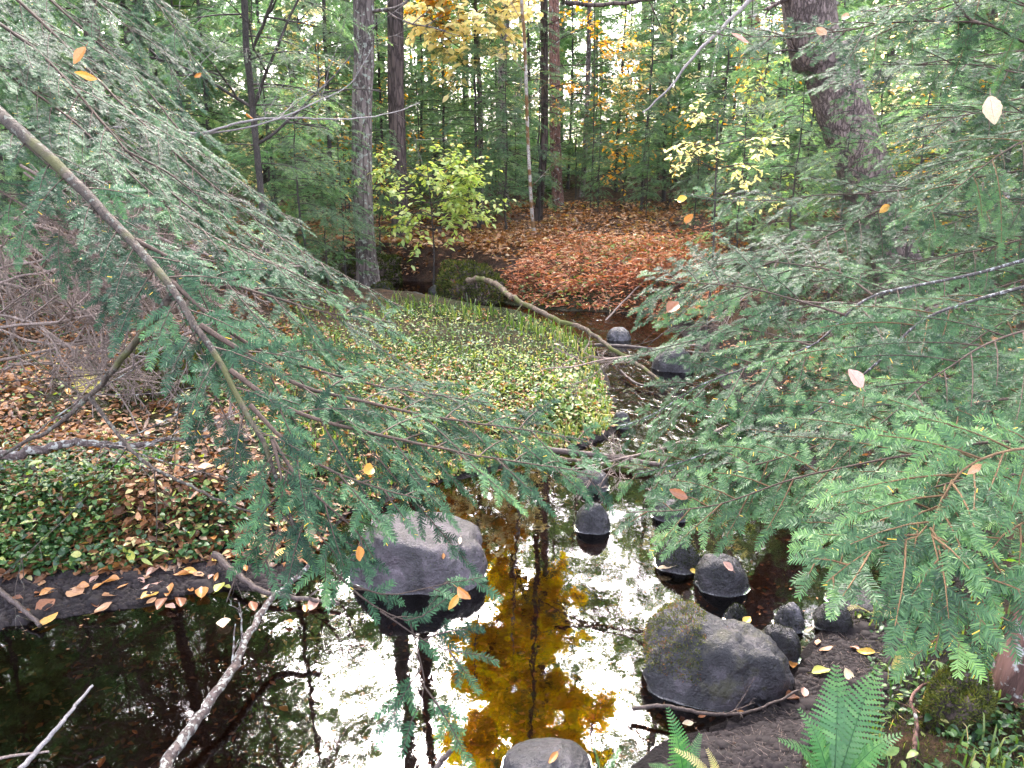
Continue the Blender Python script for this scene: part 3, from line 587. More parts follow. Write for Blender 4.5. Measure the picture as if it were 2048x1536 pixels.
# ------------------------------------------------------------------ forest hemlocks (background)
def crown(g, zs, zt, Lb, nb, fine=True, trunk=lambda z: (0, 0), tintv=.5, dead=False, droop=.25, zmin_len=.35, az=None):
    """wood and twig list of a hemlock crown between heights zs and zt, branches up to Lb long"""
    W, TW = MB(), []
    for i in range(nb):
        f = (i+g.random())/nb; z = zs+(zt-zs)*f; a = g.uniform(0, 2*math.pi) if az is None else g.uniform(*az)
        L = Lb*(zmin_len+(1-zmin_len)*math.sin(math.pi*min(1, .25+.75*(1-f))))*(1-f*.75)*g.uniform(.7, 1.1)
        d = np.array([math.cos(a), math.sin(a), 0]); tx, ty = trunk(z); b = np.array([tx, ty, z]); rise = g.uniform(-.05, .25)
        u = np.linspace(0, 1, 5)[:, None]; p = b+d*u*L+UP*(rise*L*u-droop*L*u*u*1.2)
        bough(W, TW, p, .004+.006*L, .002, t0=.12, L2=L*.46, s2=.075 if fine else .13, s3=.045 if fine else .085, L3=.12 if fine else .24, pn=(0, 0, 1), droop=.25, tint=tintv+g.normal(0, .15), seed=int(g.integers(1e9)), wood_ns=4, side_r=.003, wmat=0, tmat=0, skip=.12, wood3=False)
    return W, TW
def make_tree(name, seed, h, zs, Lb, nb, r, bark, fine=True, lean=.0, fol=M['needle_far'], needle=dict(ns=.012, nl=.024, nw=.0062), crooked=.02):
    g = np.random.default_rng(seed); k = 24; z = np.linspace(-.25, h, k)
    ox = np.cumsum(g.normal(0, crooked, k))*.5+lean*z; oy = np.cumsum(g.normal(0, crooked, k))*.5
    ox -= np.interp(0, z, ox); oy -= np.interp(0, z, oy)
    t = MB(); tube(t, np.stack([ox, oy, z], 1), np.interp(z/h, [-.05, 0, .03, .3, 1], [r*1.7, r*1.45, r*1.05, r*.85, r*.12]), 10, .5, 0, lump=.03)
    W, TW = crown(g, zs, h*.99, Lb, nb, fine, lambda q: (np.interp(q, z, ox), np.interp(q, z, oy)))
    root = bpy.data.objects.new(name, None); COL.objects.link(root); root.empty_display_size = .1
    o = t.build('trunk', bark, root)
    N = MB(); needles(N, TW, tip=.3, yellow=0, **needle); 
    c = W.build('branches', bark, root); f = N.build('foliage', fol, root)

    return root
fa = dict(ns=.013, nl=.034, nw=.010); fc = dict(ns=.034, nl=.075, nw=.024)
SAP = [make_tree('hemlock_sapling', 100+i, h, .35, Lb, nb, r, M['bark_black'], True, needle=fa) for i, (h, Lb, nb, r) in enumerate([(4.6, 1.35, 70, .024), (6.0, 1.6, 80, .030), (3.4, 1.15, 56, .018), (7.5, 1.8, 92, .038)])]
BIG = [make_tree('hemlock_tree', 200+i, h, zs, Lb, nb, r, b, False, needle=fc) for i, (h, zs, Lb, nb, r, b) in enumerate([(15, 2.0, 2.7, 110, .11, M['bark_grey']), (18, 4.0, 3.0, 110, .15, M['bark_brown']), (13, 1.2, 2.5, 110, .09, M['bark_grey'])])]
used = set()
def put(proto, x, y, s=1.0, rz=0.0, label='', cat='tree', group=None, sz=1.0):
    if proto.name not in used: r = proto; used.add(proto.name)
    else: r = copy_tree(proto)
    r.location = (x, y, float(height(x, y))-.02); r.scale = (s, s, s*sz); r.rotation_euler = (0, 0, rz)
    return tag(r, label, cat, group)
def px_ground(px, Y):
    d = (px-1024)/F; y = Y; x = d*(Y*cosP+1.3*sinP); return x, y

for root, tp_, zs, zt, Lb_, az_, nb_ in ((LT, 'l', 3.0, 8.8, 2.6, None, 62), (RT, 'r', 3.2, 7.8, 2.3, None, 70)):
    g = np.random.default_rng(len(root.name)+ord(tp_)); bx, by, bz = root.location
    W, TW = crown(g, zs, zt, Lb_, nb_, False, lambda q: (bx, by)); part(W, 'crown_branches', M['bark_grey'], root); N = MB(); needles(N, TW, tip=.3, yellow=0, **fc); part(N, 'crown_foliage', M['needle_far'], root)

# ---- trunks one can point to: path through photo pixels in the plane y = Y, straight on above the frame
def trunk_tree(name, pts, wpx, Y, top, label, bark, group='tall trunks behind the stream', crown_kw=None, fol=None, ns=14, lump=.03, base_flare=1.35, topr=.35, needle=fc, foliage=None):
    P = np.array([at_y(x, y, Y) for x, y in pts]); b = P[-1].copy(); hz = float(height(b[0], Y)); dirb = unit(P[-1]-P[-2])
    if b[2] > hz: P = np.vstack([P, P[-1]+dirb*((b[2]-hz)/max(.3, -dirb[2]))])
    P = np.vstack([P, P[-1]+dirb*.3]); P = P[::-1]
    d = unit(P[-1]-P[-2]); d = unit(d*np.array([.55, 1, 1])); h = top-P[-1][2]
    if h > 0: P = np.vstack([P, P[-1]+d*h*.5/d[2], P[-1]+d*h/d[2]+np.array([RNG.normal(0, .15), RNG.normal(0, .15), 0])])
    C = spline(P, 70); dep = Y*cosP+1.2*sinP; rad = wpx*dep/F/2; zr = (C[:, 2]-hz)
    R = rad*np.interp(zr, [-.3, 0, .35, 3, max(4, top)], [base_flare*1.2, base_flare, 1.05, .97, topr])
    root = empty(name, (C[np.argmin(np.abs(zr))][0], C[np.argmin(np.abs(zr))][1], hz), label, 'tree', group)
    t = MB(); tube(t, C, R, ns, .5, 0, lump=lump); part(t, 'trunk', bark, root)
    if crown_kw:
        g = np.random.default_rng(int(wpx*100+Y*7)); tr = lambda q: (np.interp(q, C[:, 2], C[:, 0]), np.interp(q, C[:, 2], C[:, 1]))
        W, TW = crown(g, trunk=tr, **crown_kw); part(W, 'branches', bark, root); N = MB(); needles(N, TW, tip=.3, yellow=0, **needle); part(N, 'foliage', fol or M['needle_far'], root)
    return root, C
def stub(root, C, z, d, ln, r, bark=None):
    k = np.argmin(np.abs(C[:, 2]-z)); w = MB(); dead_twigs(w, C[k], d, ln, r, 2, bend=.3, kids=3); part(w, 'branch', bark or M['bark_brown'], root)
T1, C1 = trunk_tree('hemlock_tree', [(726, -30), (725, 150), (724, 330), (728, 450), (735, 535)], 39, 9.6, 19, 'thick grey-brown trunk on the stream bank, the nearer of two side by side', M['bark_grey'], crown_kw=dict(zs=11, zt=18.5, Lb=2.4, nb=34, fine=False), base_flare=1.8)
stub(T1, C1, at_y(745, 18, 9.6)[2], (.9, -.2, .15), 1.3, .022, M['bark_grey']); stub(T1, C1, at_y(740, 100, 9.6)[2], (.6, -.5, .4), .3, .01)
T2, C2 = trunk_tree('hemlock_tree', [(790, -30), (791, 150), (795, 280), (800, 400), (803, 490)], 31, 11.8, 20, 'dark brown trunk just right of the thick grey-brown one', M['bark_brown'], crown_kw=dict(zs=12, zt=19.5, Lb=2.4, nb=32, fine=False))
T4, C4 = trunk_tree('hemlock_tree', [(1088, -30), (1089, 120), (1089, 260), (1085, 330), (1078, 420), (1070, 482)], 14.5, 13.5, 11, 'slender dark trunk with a slight bend, standing left of the reddish-brown trunk', M['bark_brown'], crown_kw=dict(zs=2.6, zt=11, Lb=1.3, nb=30, fine=True, az=(-2.6, -.3)), needle=fa)
for k, (py, dx) in enumerate([(50, 1), (95, 1), (130, 1), (165, -1), (185, 1), (205, 1), (312, 1), (320, -1)]):
    stub(T4, C4, at_y(1088, py, 13.5)[2], (dx, -.5, .25), .55+.25*(k % 3), .010)
T5, C5 = trunk_tree('hemlock_tree', [(1108, -30), (1109, 130), (1110, 260), (1113, 350), (1118, 446)], 21, 15.4, 18, 'reddish-brown trunk rising from orange leaf litter right of the slender dark trunk', M['bark_red'], crown_kw=dict(zs=8, zt=17.5, Lb=2.4, nb=26, fine=False))
T6, C6 = trunk_tree('hemlock_tree', [(1180, -30), (1176, 150), (1172, 260), (1168, 340), (1160, 428)], 9.5, 17.5, 8, 'thin grey-brown trunk leaning slightly, right of the reddish-brown trunk', M['bark_grey'], crown_kw=dict(zs=1.6, zt=8, Lb=1.5, nb=30, fine=True), needle=fa, topr=.2)
T7, C7 = trunk_tree('birch_sapling', [(1043, 0), (1048, 60), (1052, 160), (1056, 280), (1062, 400), (1068, 470), (1072, 522)], 6.5, 11.6, 7, 'very thin pale birch with a white base at the edge of the orange bracken', M['bark_pale'], group=None, ns=8, topr=.2)
for k, (py, dx) in enumerate([(40, -1), (110, -1), (150, -1), (205, -1), (215, 1), (380, 1)]):
    stub(T7, C7, at_y(1052, py, 11.6)[2], (dx*.8, -.2, .9), .5+.2*(k % 2), .006, M['bark_pale'])
T11, C11 = trunk_tree('hemlock_tree', [(487, -30), (492, 90), (499, 150), (505, 215), (512, 285), (520, 365), (530, 470)], 12, 7.2, 7, 'dark thin trunk with forking boughs, left of the thick grey-brown trunk', M['bark_black'], group=None, crown_kw=dict(zs=1.5, zt=6.8, Lb=1.9, nb=44, fine=True), needle=dict(ns=.008, nl=.018, nw=.0045), topr=.15)
for py, d_, l_ in ((110, (.7, -.3, .7), 1.2), (215, (.6, -.3, .85), 1.3), (290, (.85, -.2, .45), 1.3), (205, (-.7, -.3, .6), 1.0)): stub(T11, C11, at_y(505, py, 7.2)[2], d_, l_, .016, M['bark_black'])
T12, C12 = trunk_tree('hemlock_tree', [(176, -40), (182, 120), (186, 260), (180, 420), (176, 560)], 27, 6.6, 12, 'dark trunk standing in the shade behind the left boughs', M['bark_brown'], group=None, crown_kw=dict(zs=2.0, zt=11.5, Lb=2.3, nb=50, fine=True), needle=dict(ns=.012, nl=.026, nw=.007))
T15, C15 = trunk_tree('old_hemlock_tree', [(1612, -30), (1650, 110), (1692, 240), (1722, 320), (1746, 400), (1786, 520)], 92, 6.6, 14, 'massive leaning trunk with deeply furrowed bark behind the right boughs', M['bark_old'], group=None, crown_kw=dict(zs=6.5, zt=13.5, Lb=2.6, nb=30, fine=False), ns=40, lump=.006, topr=.6)
stub(T15, C15, at_y(1600, 8, 6.6)[2], (-.8, -.6, .2), .5, .035, M['bark_old']); stub(T15, C15, at_y(1640, 100, 6.6)[2], (-.7, -.5, .1), .6, .012)
T16, C16 = trunk_tree('birch_tree', [(1500, -40), (1508, 60), (1516, 200), (1520, 420)], 26, 17, 15, 'pale whitish trunk beside the massive leaning trunk, seen at the top', M['bark_pale'], group=None)
T17, C17 = trunk_tree('birch_tree', [(1672, -40), (1674, 200), (1676, 330), (1678, 420)], 11, 12, 12, 'narrow pale trunk just left of the furrowed leaning trunk', M['bark_pale'], group=None)
T20, C20 = trunk_tree('birch_tree', [(1985, -40), (1994, 200), (2003, 330), (2010, 480)], 20, 9.5, 12, 'pinkish pale trunk by the right edge behind the black boughs', M['bark_pale'], group=None)

# ---- broadleaved trees and shrubs: leafy clusters on twigs
def leafy(W, LV, base, d0, ln, r, depth, g, Ls, dens=14, kids=4, flat=.5, wmat=0):
    m = max(4, int(ln/.09)); m = min(m, 14); d = unit(np.asarray(d0, float)); p = np.asarray(base, float); pts = [p]
    for i in range(m): d = unit(d+g.normal(0, .10, 3)+UP*(.03 if depth > 1 else -.03)); p = p+d*ln/m; pts.append(p)
    pts = np.array(pts); tube(W, pts, np.linspace(r, r*.4, m+1), 5 if depth > 1 else 3, .5, wmat, cap=False)
    if depth <= 1:
        c = max(3, int(ln*dens))
        for i in range(c):
            t = g.uniform(.15, 1); k = min(m-1, int(t*m)); e = unit(pts[k+1]-pts[k]); s = g.choice([-1, 1])*unit(np.cross(UP, e)+g.normal(0, .15, 3))
            LV.append((pts[k]+(pts[k+1]-pts[k])*(t*m-k), unit(e*.5+s*.9+UP*g.normal(-.15, .25)), unit(UP+g.normal(0, flat, 3)), Ls*g.uniform(.6, 1.15), g.normal(.5, .2)))
    if depth > 0:
        for c in range(kids):
            t = g.uniform(.2, 1); k = min(m-1, int(t*m)); e = unit(pts[k+1]-pts[k]); s = unit(np.cross(e, g.normal(0, 1, 3)));
            if depth <= 2: s = unit(s*np.array([1, 1, .45]))
            a = g.uniform(.5, 1.0); leafy(W, LV, pts[k], e*math.cos(a)+s*math.sin(a), ln*g.uniform(.45, .75), r*.5, depth-1, g, Ls, dens, kids, flat, wmat)
def put_leaves(LV, mat, name, root, fine=False, ar=.55):
    P = np.array([a[0] for a in LV]); D = np.array([a[1] for a in LV]); N = np.array([a[2] for a in LV]); L = np.array([a[3] for a in LV]); t = np.clip([a[4] for a in LV], 0, 1)
    mb = MB(); (leaves_fine if fine else leaves)(mb, P, D, N, L, L*ar, t); return part(mb, name, mat, root)
# the tall yellow maple whose crown shows in the pool (trunk dark and pale plates, crown above the frame)
YM, CY = trunk_tree('yellow_maple_tree', [(1016, -60), (1012, 20), (1006, 120), (1003, 230), (1004, 330), (1010, 420)], 17, 16, 13.5, 'pale trunk with black plates rising to a yellow crown, left of the birch sapling', M['bark_twotone'], group=None, topr=.35)
g = np.random.default_rng(5); W, LV = MB(), []
for z in np.linspace(7.4, 12.8, 19):
    a = g.uniform(0, 2*math.pi); k = np.argmin(np.abs(CY[:, 2]-z)); leafy(W, LV, CY[k], (math.cos(a)+.25, math.sin(a)-.4, .35), 1.6*g.uniform(.7, 1.1), .03, 3, g, .22, 18, 5, .5)
part(W, 'branches', M['bark_brown'], YM); put_leaves(LV, M['yellow'], 'foliage', YM, ar=.8)
OX, OY = px_ground(950, 13.0); OM = empty('orange_maple_tree', (OX, OY, float(height(OX, OY))), 'maple with pale yellow to orange leaves at the top centre of the forest', 'tree')
W, LV, LC = MB(), [], []; g = np.random.default_rng(8); pts = spline([(OX+.1, OY, 0), (OX+.1, OY+.1, 2.5), (OX, OY, 5), (OX-.1, OY, 8.4)], 24); t = MB(); tube(t, pts, np.linspace(.05, .015, 24), 8); part(t, 'trunk', M['bark_grey'], OM)
for z in np.linspace(2.95, 4.5, 15):
    a = g.uniform(-2.6, -.2); leafy(W, LC, (OX, OY, z), (math.cos(a), math.sin(a)*.6, .05), .95, .012, 2, g, .13, 17, 4, .35)
for z in np.linspace(3.9, 5.6, 12):
    a = g.uniform(0, 6.28); leafy(W, LV, (OX, OY, z), (math.cos(a), math.sin(a)*.6, .25), .7, .012, 2, g, .16, 16, 4, .5)
part(W, 'branches', M['bark_brown'], OM); put_leaves(LC, M['cream'], 'lower_foliage', OM, True, .62); put_leaves(LV, M['orange'], 'upper_foliage', OM, ar=.8)

def shrub(name, px, py, Y, h, mat, label, n=10, ln=.8, Ls=.08, dens=22, spread=(1, 1), seed=1, cat='shrub', lo=.35, bark='bark_black', kids=4, ar=.5):
    x, z = at_y(px, py, Y)[0], None; hz = float(height(x, Y)); root = empty(name, (x, Y, hz), label, cat); g = np.random.default_rng(seed); W, LV = MB(), []
    st = spline([(x, Y, hz-.1), (x+.03, Y, hz+h*.4), (x-.02, Y-.02, hz+h)], 12); tube(W, st, np.linspace(.013, .005, 12), 6)
    for i in range(n):
        t = lo+(1-lo)*i/max(1, n-1); a = g.uniform(0, 6.28); k = min(11, int(t*11))
        leafy(W, LV, st[k], (math.cos(a)*spread[0], math.sin(a)*spread[1], .15), ln*g.uniform(.7, 1.1)*(1.1-t*.4), .006, 2, g, Ls, dens, kids, .35)
    part(W, 'branches', M[bark], root); put_leaves(LV, mat, 'leaves', root, True, ar); return root
shrub('beech_sapling', 862, 470, 9.8, 1.62, M['lime'], 'leafy yellow-green shrub in front of the dark brown trunk', 22, .80, .085, 20, (1.3, .6), 3, lo=.58)
shrub('yellow_leaved_shrub', 1425, 430, 6.4, 1.95, M['lemon'], 'airy shrub of bright yellow leaves left of the furrowed leaning trunk', 6, .50, .052, 8, (1.4, .7), 4, lo=.78)
shrub('beech_sapling', 600, 330, 13.5, 3.6, M['cream'], 'pale yellow beech glowing behind the dark forked hemlock', 14, .9, .10, 16, (1.1, .8), 6, lo=.35)
shrub('beech_sapling', 1180, 400, 14.6, 3.4, M['orange'], 'sapling with scattered orange leaves right of the reddish-brown trunk', 16, 1.0, .09, 5, (1.2, .8), 9, lo=.25)
shrub('beech_sapling', 1290, 330, 15.5, 3.9, M['cream'], 'pale yellow sapling deep in the forest right of centre', 12, .9, .09, 12, (1.1, .8), 12, lo=.4)
shrub('beech_sapling', 1560, 320, 9.0, 2.4, M['lime'], 'sparse yellow-green sapling just behind the yellow-leaved shrub', 10, .7, .07, 14, (1.1, .8), 21, lo=.4)

for i, (px, py, Y, h, mt, nm) in enumerate([(690, 420, 13, 2.6, 'orange', 'sapling with few orange leaves between the forked hemlock and the thick grey-brown trunk'), (840, 430, 14, 3.2, 'orange', 'sapling with few orange leaves right behind the dark brown trunk'), (1480, 330, 12.5, 3.4, 'orange', 'tall sapling with scattered orange leaves left of the whitish trunk'), (1850, 380, 9, 2.6, 'cream', 'pale yellow sapling right of the furrowed trunk'), (1930, 420, 8, 2.0, 'orange', 'sapling with rusty leaves near the pinkish pale trunk'), (440, 420, 12, 3.0, 'cream', 'pale yellow sapling left of the forked hemlock'), (990, 250, 18, 5.5, 'cream', 'tall pale sapling deep behind the maple')]):
    shrub('beech_sapling', px, py, Y, h, M[mt], nm, 14, 1.0, .075, 3.5 if mt == 'orange' else 8, (1.25, .8), 50+i, lo=.2)

# ------------------------------------------------------------------ the forest behind: copies of the young and grown hemlocks
LAND = [(725, 'the thick grey-brown trunk'), (797, 'the dark brown trunk'), (1008, 'the black-plated yellow maple'), (1056, 'the white-based birch sapling'), (1086, 'the slender bent trunk'), (1114, 'the reddish-brown trunk'),
        (1168, 'the thin leaning trunk'), (505, 'the forked dark hemlock'), (182, 'the shaded dark trunk'), (1690, 'the furrowed leaning trunk'), (2000, 'the pinkish pale trunk'), (1440, 'the yellow-leaved shrub')]
SPOTS = [(1290, 12.6, 2, .5), (1195, 13.6, 2, .48), (1385, 10.6, 2, .55), (1335, 14.5, 2, .6), (1060, 15.5, 2, .55), (985, 14.8, 2, .6), (915, 15.6, 2, .55), (845, 13.4, 2, .42), (1150, 16.8, 2, .7), (1245, 16.2, 2, .7), (1410, 14.0, 2, .7), (1480, 11.2, 2, .55), (700, 14.0, 2, .7), (1030, 17.5, 2, .8), (690, 9.0, 2, .72), (610, 8.1, 2, .8), (762, 10.6, 2, .62), (560, 8.8, 0, .6), (1655, 5.9, 2, .6), (1790, 5.5, 2, .62), (1565, 6.6, 2, .62), (1720, 8.2, 2, .8), (1013, 12.4, 2, .95), (958, 12.6, 1, .85), (890, 13.2, 0, .95), (670, 12.2, 3, .95), (768, 14.6, 1, .9), (1325, 16, 1, 1.0), (1375, 17, 3, 1.0), (655, 8.4, 2, .55), (600, 9.6, 2, .62), (845, 15.5, 0, 1.1), (1230, 18, 3, .9), (930, 17.5, 3, .9),
         (1280, 13.6, 0, .9), (1420, 11.0, 0, .85), (1500, 9.4, 2, .9), (1465, 7.2, 2, .55), (1580, 8.0, 0, .75), (1850, 7.6, 1, .8), (1960, 6.8, 0, .9), (1900, 9.0, 3, .9), (400, 8.6, 0, .9), (320, 7.4, 2, .9), (60, 6.2, 1, .8), (120, 8.6, 3, .9), (250, 10, 1, 1), (440, 10.5, 3, .9), (560, 11, 1, .9), (620, 15, 3, .9), (705, 17, 1, 1.05), (1060, 19, 3, 1.0), (1135, 20, 1, 1.1), (1000, 21, 0, 1.3), (870, 21, 3, .9), (790, 20, 1, 1.1), (540, 18, 3, 1), (1195, 15.4, 2, .8), (1250, 21, 1, 1.1), (1350, 20, 3, 1), (1450, 15, 1, 1), (1530, 13, 3, .9), (1640, 14, 1, 1), (1740, 12, 3, .9), (1820, 11, 1, 1), (1990, 12, 3, 1), (2080, 8, 1, .9), (-60, 8, 3, .9), (-120, 5.4, 0, .9), (2150, 6, 1, .8), (350, 14, 3, 1), (160, 13, 1, 1)]
_r = random.Random(41)
for _k in range(46):
    for _t in range(40):
        q = (_r.uniform(-150, 2200), _r.uniform(10.5, 25), _r.randrange(4), _r.uniform(.85, 1.15))
        if all(abs(q[0]-o[0])*q[1]/F > .55 or abs(q[1]-o[1]) > 1.6 for o in SPOTS) and not (q[1] < 13 and 900 < q[0] < 1420): SPOTS.append(q); break
def near_phrase(px, taken):
    best = sorted(LAND, key=lambda a: abs(a[0]-px))
    for q, nm in best[:4]:
        side = 'right' if px > q else 'left'
        for o in ('nearest on the', 'second on the', 'third on the', 'fourth on the', 'fifth on the', 'sixth on the', 'seventh on the', 'eighth on the', 'ninth on the', 'tenth on the', 'eleventh on the', 'twelfth on the'):
            k = '%s %s of %s' % (o, side, nm)
            if k not in taken: taken.add(k); return k
    return 'by the edge'
taken = set(); rg = random.Random(3)
for px, Y, v, s in sorted(SPOTS, key=lambda a: min(abs(a[0]-q) for q, _ in LAND)):
    x, y = px_ground(px, Y)
    put(SAP[v], x, y, s*rg.uniform(.92, 1.08), rg.uniform(0, 6.28), 'young hemlock, '+near_phrase(px, taken), 'tree', 'young hemlocks in the understorey')
BSPOTS = [(-4.6, 5.6, 0, .85), (-6.6, 8.2, 1, .9), (-4.9, 10.8, 0, 1), (-8.5, 12, 2, 1.1), (-2.6, 18.5, 2, 1), (5.2, 5.0, 2, .9), (6.4, 8.4, 0, .9), (1.6, 27, 2, 1.2), (-4.5, 23, 0, 1), (-9, 20, 2, 1.2), (8.5, 22, 2, 1.1), (12, 17, 0, 1), (-12.5, 15, 2, 1.1), (5.2, 28, 0, 1), (-2.8, 29, 0, 1.1), (-8, 29, 1, 1), (11, 28, 2, 1.1), (-3.9, 3.2, 2, .8), (4.4, 2.6, 2, .85)]
for i, (x, y, v, s) in enumerate(sorted(BSPOTS, key=lambda a: a[1])):
    px = 1024+F*x/(y*cosP+.4); 
    put(BIG[v], x, y, s, rg.uniform(0, 6.28), 'grown hemlock deep in the forest, '+near_phrase(px, taken) if y > 14 else 'full hemlock shading the stream, '+near_phrase(px, taken), 'tree', 'grown hemlocks around the stream')

# far wood: one mass of pale foliage and thin stems beyond the trees one can tell apart
g = np.random.default_rng(77); TW = []
FX = g.uniform(-.95, .95, 9500); FY = 21+40*g.random(9500)**.9; FX = FX*FY; FH = height(FX, FY)
for i in range(9500):
    y = FY[i]; x = FX[i]; z = FH[i]+21*g.random()**1.8; a = g.uniform(0, 6.28); L = g.uniform(1.2, 2.6)
    d = np.array([math.cos(a), math.sin(a), -.15])
    for j in range(16):
        u = g.random(); s = g.normal(0, .35)*(1.1-u)*L; p = np.array([x, y, z])+d*u*L+np.array([-d[1], d[0], 0])*s-UP*.25*u*u*L
        TW.append((p, unit(d+np.array([-d[1], d[0], 0])*np.sign(s)*.8+g.normal(0, .2, 3)), UP+g.normal(0, .2, 3), .55, g.normal(.55, .3)))
N = MB(); needles(N, TW, ns=.12, nl=.26, nw=.085, tip=.3, yellow=.04)
for i in range(90):
    y = g.uniform(26, 60); x = g.uniform(-.8, .8)*y; z = float(height(x, y)); r = g.uniform(.06, .2)
    tube(N, spline([(x, y, z-.3), (x+g.normal(0, .2), y, z+6), (x+g.normal(0, .4), y, z+13)], 8), np.linspace(r, r*.5, 8), 7, .5, 1)
tag(N.build('far_wood', [M['needle_wood'], M['bark_grey']]), 'pale mass of distant hemlock foliage and thin trunks', 'woods', kind='stuff')

# ------------------------------------------------------------------ boulders and stones
def rock(name, x0, x1, yt, yb, mat, label, seed, sub=4, power=1.0, rough=.10, dr=.75, tilt=(0, 0), group='stones in the stream', z0=0.0, sink=.45, flat=0.0, hmul=1.0, box=2.3):
    cx = (x0+x1)/2; f = on(cx, yb, z0); dep = np.dot(f-CAM, [0, cosP, -sinP]); hw = (x1-x0)/2*dep/F; hd = hw*dr
    fd = unit(f[:2]-CAM[:2]); c = np.array([f[0]+fd[0]*hd, f[1]+fd[1]*hd, z0]); top = at_y(cx, yt, c[1]+hd*.15)[2]-z0; top = max(.03, top)*hmul
    import bmesh
    bm = bmesh.new(); bmesh.ops.create_icosphere(bm, subdivisions=sub, radius=1)
    th = math.atan2(fd[0], fd[1]); o3 = Vector((seed*3.1, seed*1.7, seed*.9))
    for v in bm.verts:
        n = v.co.copy(); k = 1+rough*1.6*mnoise.noise(n*1.1+o3)+rough*.9*mnoise.noise(n*2.3+o3)+rough*.5*abs(mnoise.noise(n*4.5+o3))+rough*.3*mnoise.noise(n*6.5+o3)+rough*.16*mnoise.noise(n*13+o3)
        e_ = (abs(n.x)**box+abs(n.y)**box+abs(n.z)**box)**(-1/box); p = n*(k*e_)
        if flat and p.z > 1-flat: p.z = 1-flat+(p.z-1+flat)*.3
        zz = p.z if p.z < 0 else p.z**1.0
        t = max(0, p.z); w = (1-t**1.6*(power-1)*.5) if power > 1 else 1
        v.co = Vector((p.x*hw*w, p.y*hd*w, zz*(top if zz > 0 else top*.3+hw*sink)+p.x*tilt[0]*top+p.y*tilt[1]*top))
    me = bpy.data.meshes.new(name); bm.to_mesh(me); bm.free(); me.materials.append(mat)
    for p in me.polygons: p.use_smooth = True
    o = bpy.data.objects.new(name, me); COL.objects.link(o); o.location = tuple(c); o.rotation_euler = (0, 0, -th)
    return tag(o, label, 'boulder' if hw > .12 else 'stone', group)
def fuzz(o, name, mat, n, test, L=.012, W=.0035, seed=1, tint=(.5, .2), clump=9):
    """moss fronds standing on the faces of rock o whose local (x, y, z, normal z) pass the test"""
    g = np.random.default_rng(seed); me = o.data; A = np.array([p.area for p in me.polygons]); cs = np.array([p.center for p in me.polygons]); ns_ = np.array([p.normal for p in me.polygons])
    V = np.array([v.co for v in me.vertices]); tri = np.array([p.vertices[:3] for p in me.polygons])
    i = g.choice(len(A), n, p=A/A.sum()); a, b = g.random(n), g.random(n); sw = a+b > 1; a[sw] = 1-a[sw]; b[sw] = 1-b[sw]
    P = V[tri[i, 0]]+(V[tri[i, 1]]-V[tri[i, 0]])*a[:, None]+(V[tri[i, 2]]-V[tri[i, 0]])*b[:, None]; Nn = ns_[i]
    k = test(P, Nn)+.35*vnoise(P[:, 0]+P[:, 2], P[:, 1]-P[:, 2]*.5, 45, 3) > .5; P, Nn = P[k], Nn[k]; m = len(P)
    if m == 0: return
    D = unit(Nn*.7+g.normal(0, .55, (m, 3))+np.array([0, 0, .25])); mb = MB()
    leaves(mb, P-Nn*.002, D, g.normal(0, 1, (m, 3)), L*g.uniform(.5, 1.3, m), W, np.clip(g.normal(*tint, m)+.5*vnoise(P[:, 0], P[:, 1], 30, 5), 0, 1))
    f = mb.build(name, mat, o); return f
B1 = rock('boulder', 716, 984, 1003, 1188, M['rock_purple'], 'big smooth purple-grey boulder half under the left hemlock bough', 1, 5, rough=.11, dr=.72, tilt=(-.14, .0), flat=.25, hmul=.86, box=2.5)
fuzz(B1, 'moss', M['moss'], 9000, lambda P, N: .62*(N[:, 2] < .55)*(P[:, 0] > -.05)*(P[:, 2] > .02), .008, .0025, 4, (.15, .15))
B2 = rock('boulder', 1282, 1562, 1228, 1412, M['rock_mossy'], 'big dark boulder with green moss on its left shoulder, bottom right', 22, 5, rough=.13, dr=.62, tilt=(-.10, .0), hmul=.96, box=2.5)
fuzz(B2, 'moss', M['moss'], 26000, lambda P, N: .95*sstep(-.02, -.10, P[:, 0])*(P[:, 2] > .07)+.30*(P[:, 2] > .05)*(P[:, 0] < .08)*(P[:, 1] < .05), .012, .003, 5, (.62, .2))
rock('stone', 1512, 1594, 1248, 1326, M['rock_dark'], 'dark rounded stone touching the right end of the mossy boulder', 3, 4, dr=.8)
rock('stone', 1552, 1608, 1207, 1262, M['rock_grey'], 'wet pale grey stone behind the dark rounded stone', 4, 4, power=1.3, rough=.13)
rock('stone', 1448, 1492, 1206, 1246, M['rock_dark'], 'small pointed dark stone beside a golden leaf, behind the mossy boulder', 5, 4, power=1.6, rough=.14)
rock('stone', 1628, 1700, 1208, 1268, M['rock_dark'], 'dark stone on the right mud bank under the bright hemlock tips', 6, 4, rough=.12)
rock('stone', 1655, 1775, 1178, 1228, M['rock_dark'], 'low dark stone half hidden by the bright hemlock tips', 7, 4, rough=.12, flat=.3)
B7 = rock('stone', 1308, 1400, 1074, 1146, M['rock_dark'], 'pointed mossy stone with a pale leaf at its waterline', 8, 4, power=1.7, rough=.10)
for o in [o for o in SC.objects if o.name.split('.')[0] == 'stone']:
    pass
fuzz(B7, 'moss', M['moss'], 7000, lambda P, N: .8*(P[:, 2] > .02), .012, .003, 7, (.16, .12))
rock('stone', 1390, 1490, 1108, 1192, M['rock_dark'], 'dark rounded stone with a pale tan leaf on top', 9, 4, rough=.11, tilt=(-.1, 0))
rock('stone', 1150, 1220, 1002, 1068, M['rock_dark'], 'round dark stone in the bright sky reflection', 10, 4, rough=.08, power=1.15)
rock('stone', 1150, 1218, 938, 984, M['rock_dark'], 'round dark stone at the head of the pool behind another round stone', 11, 4, rough=.08)
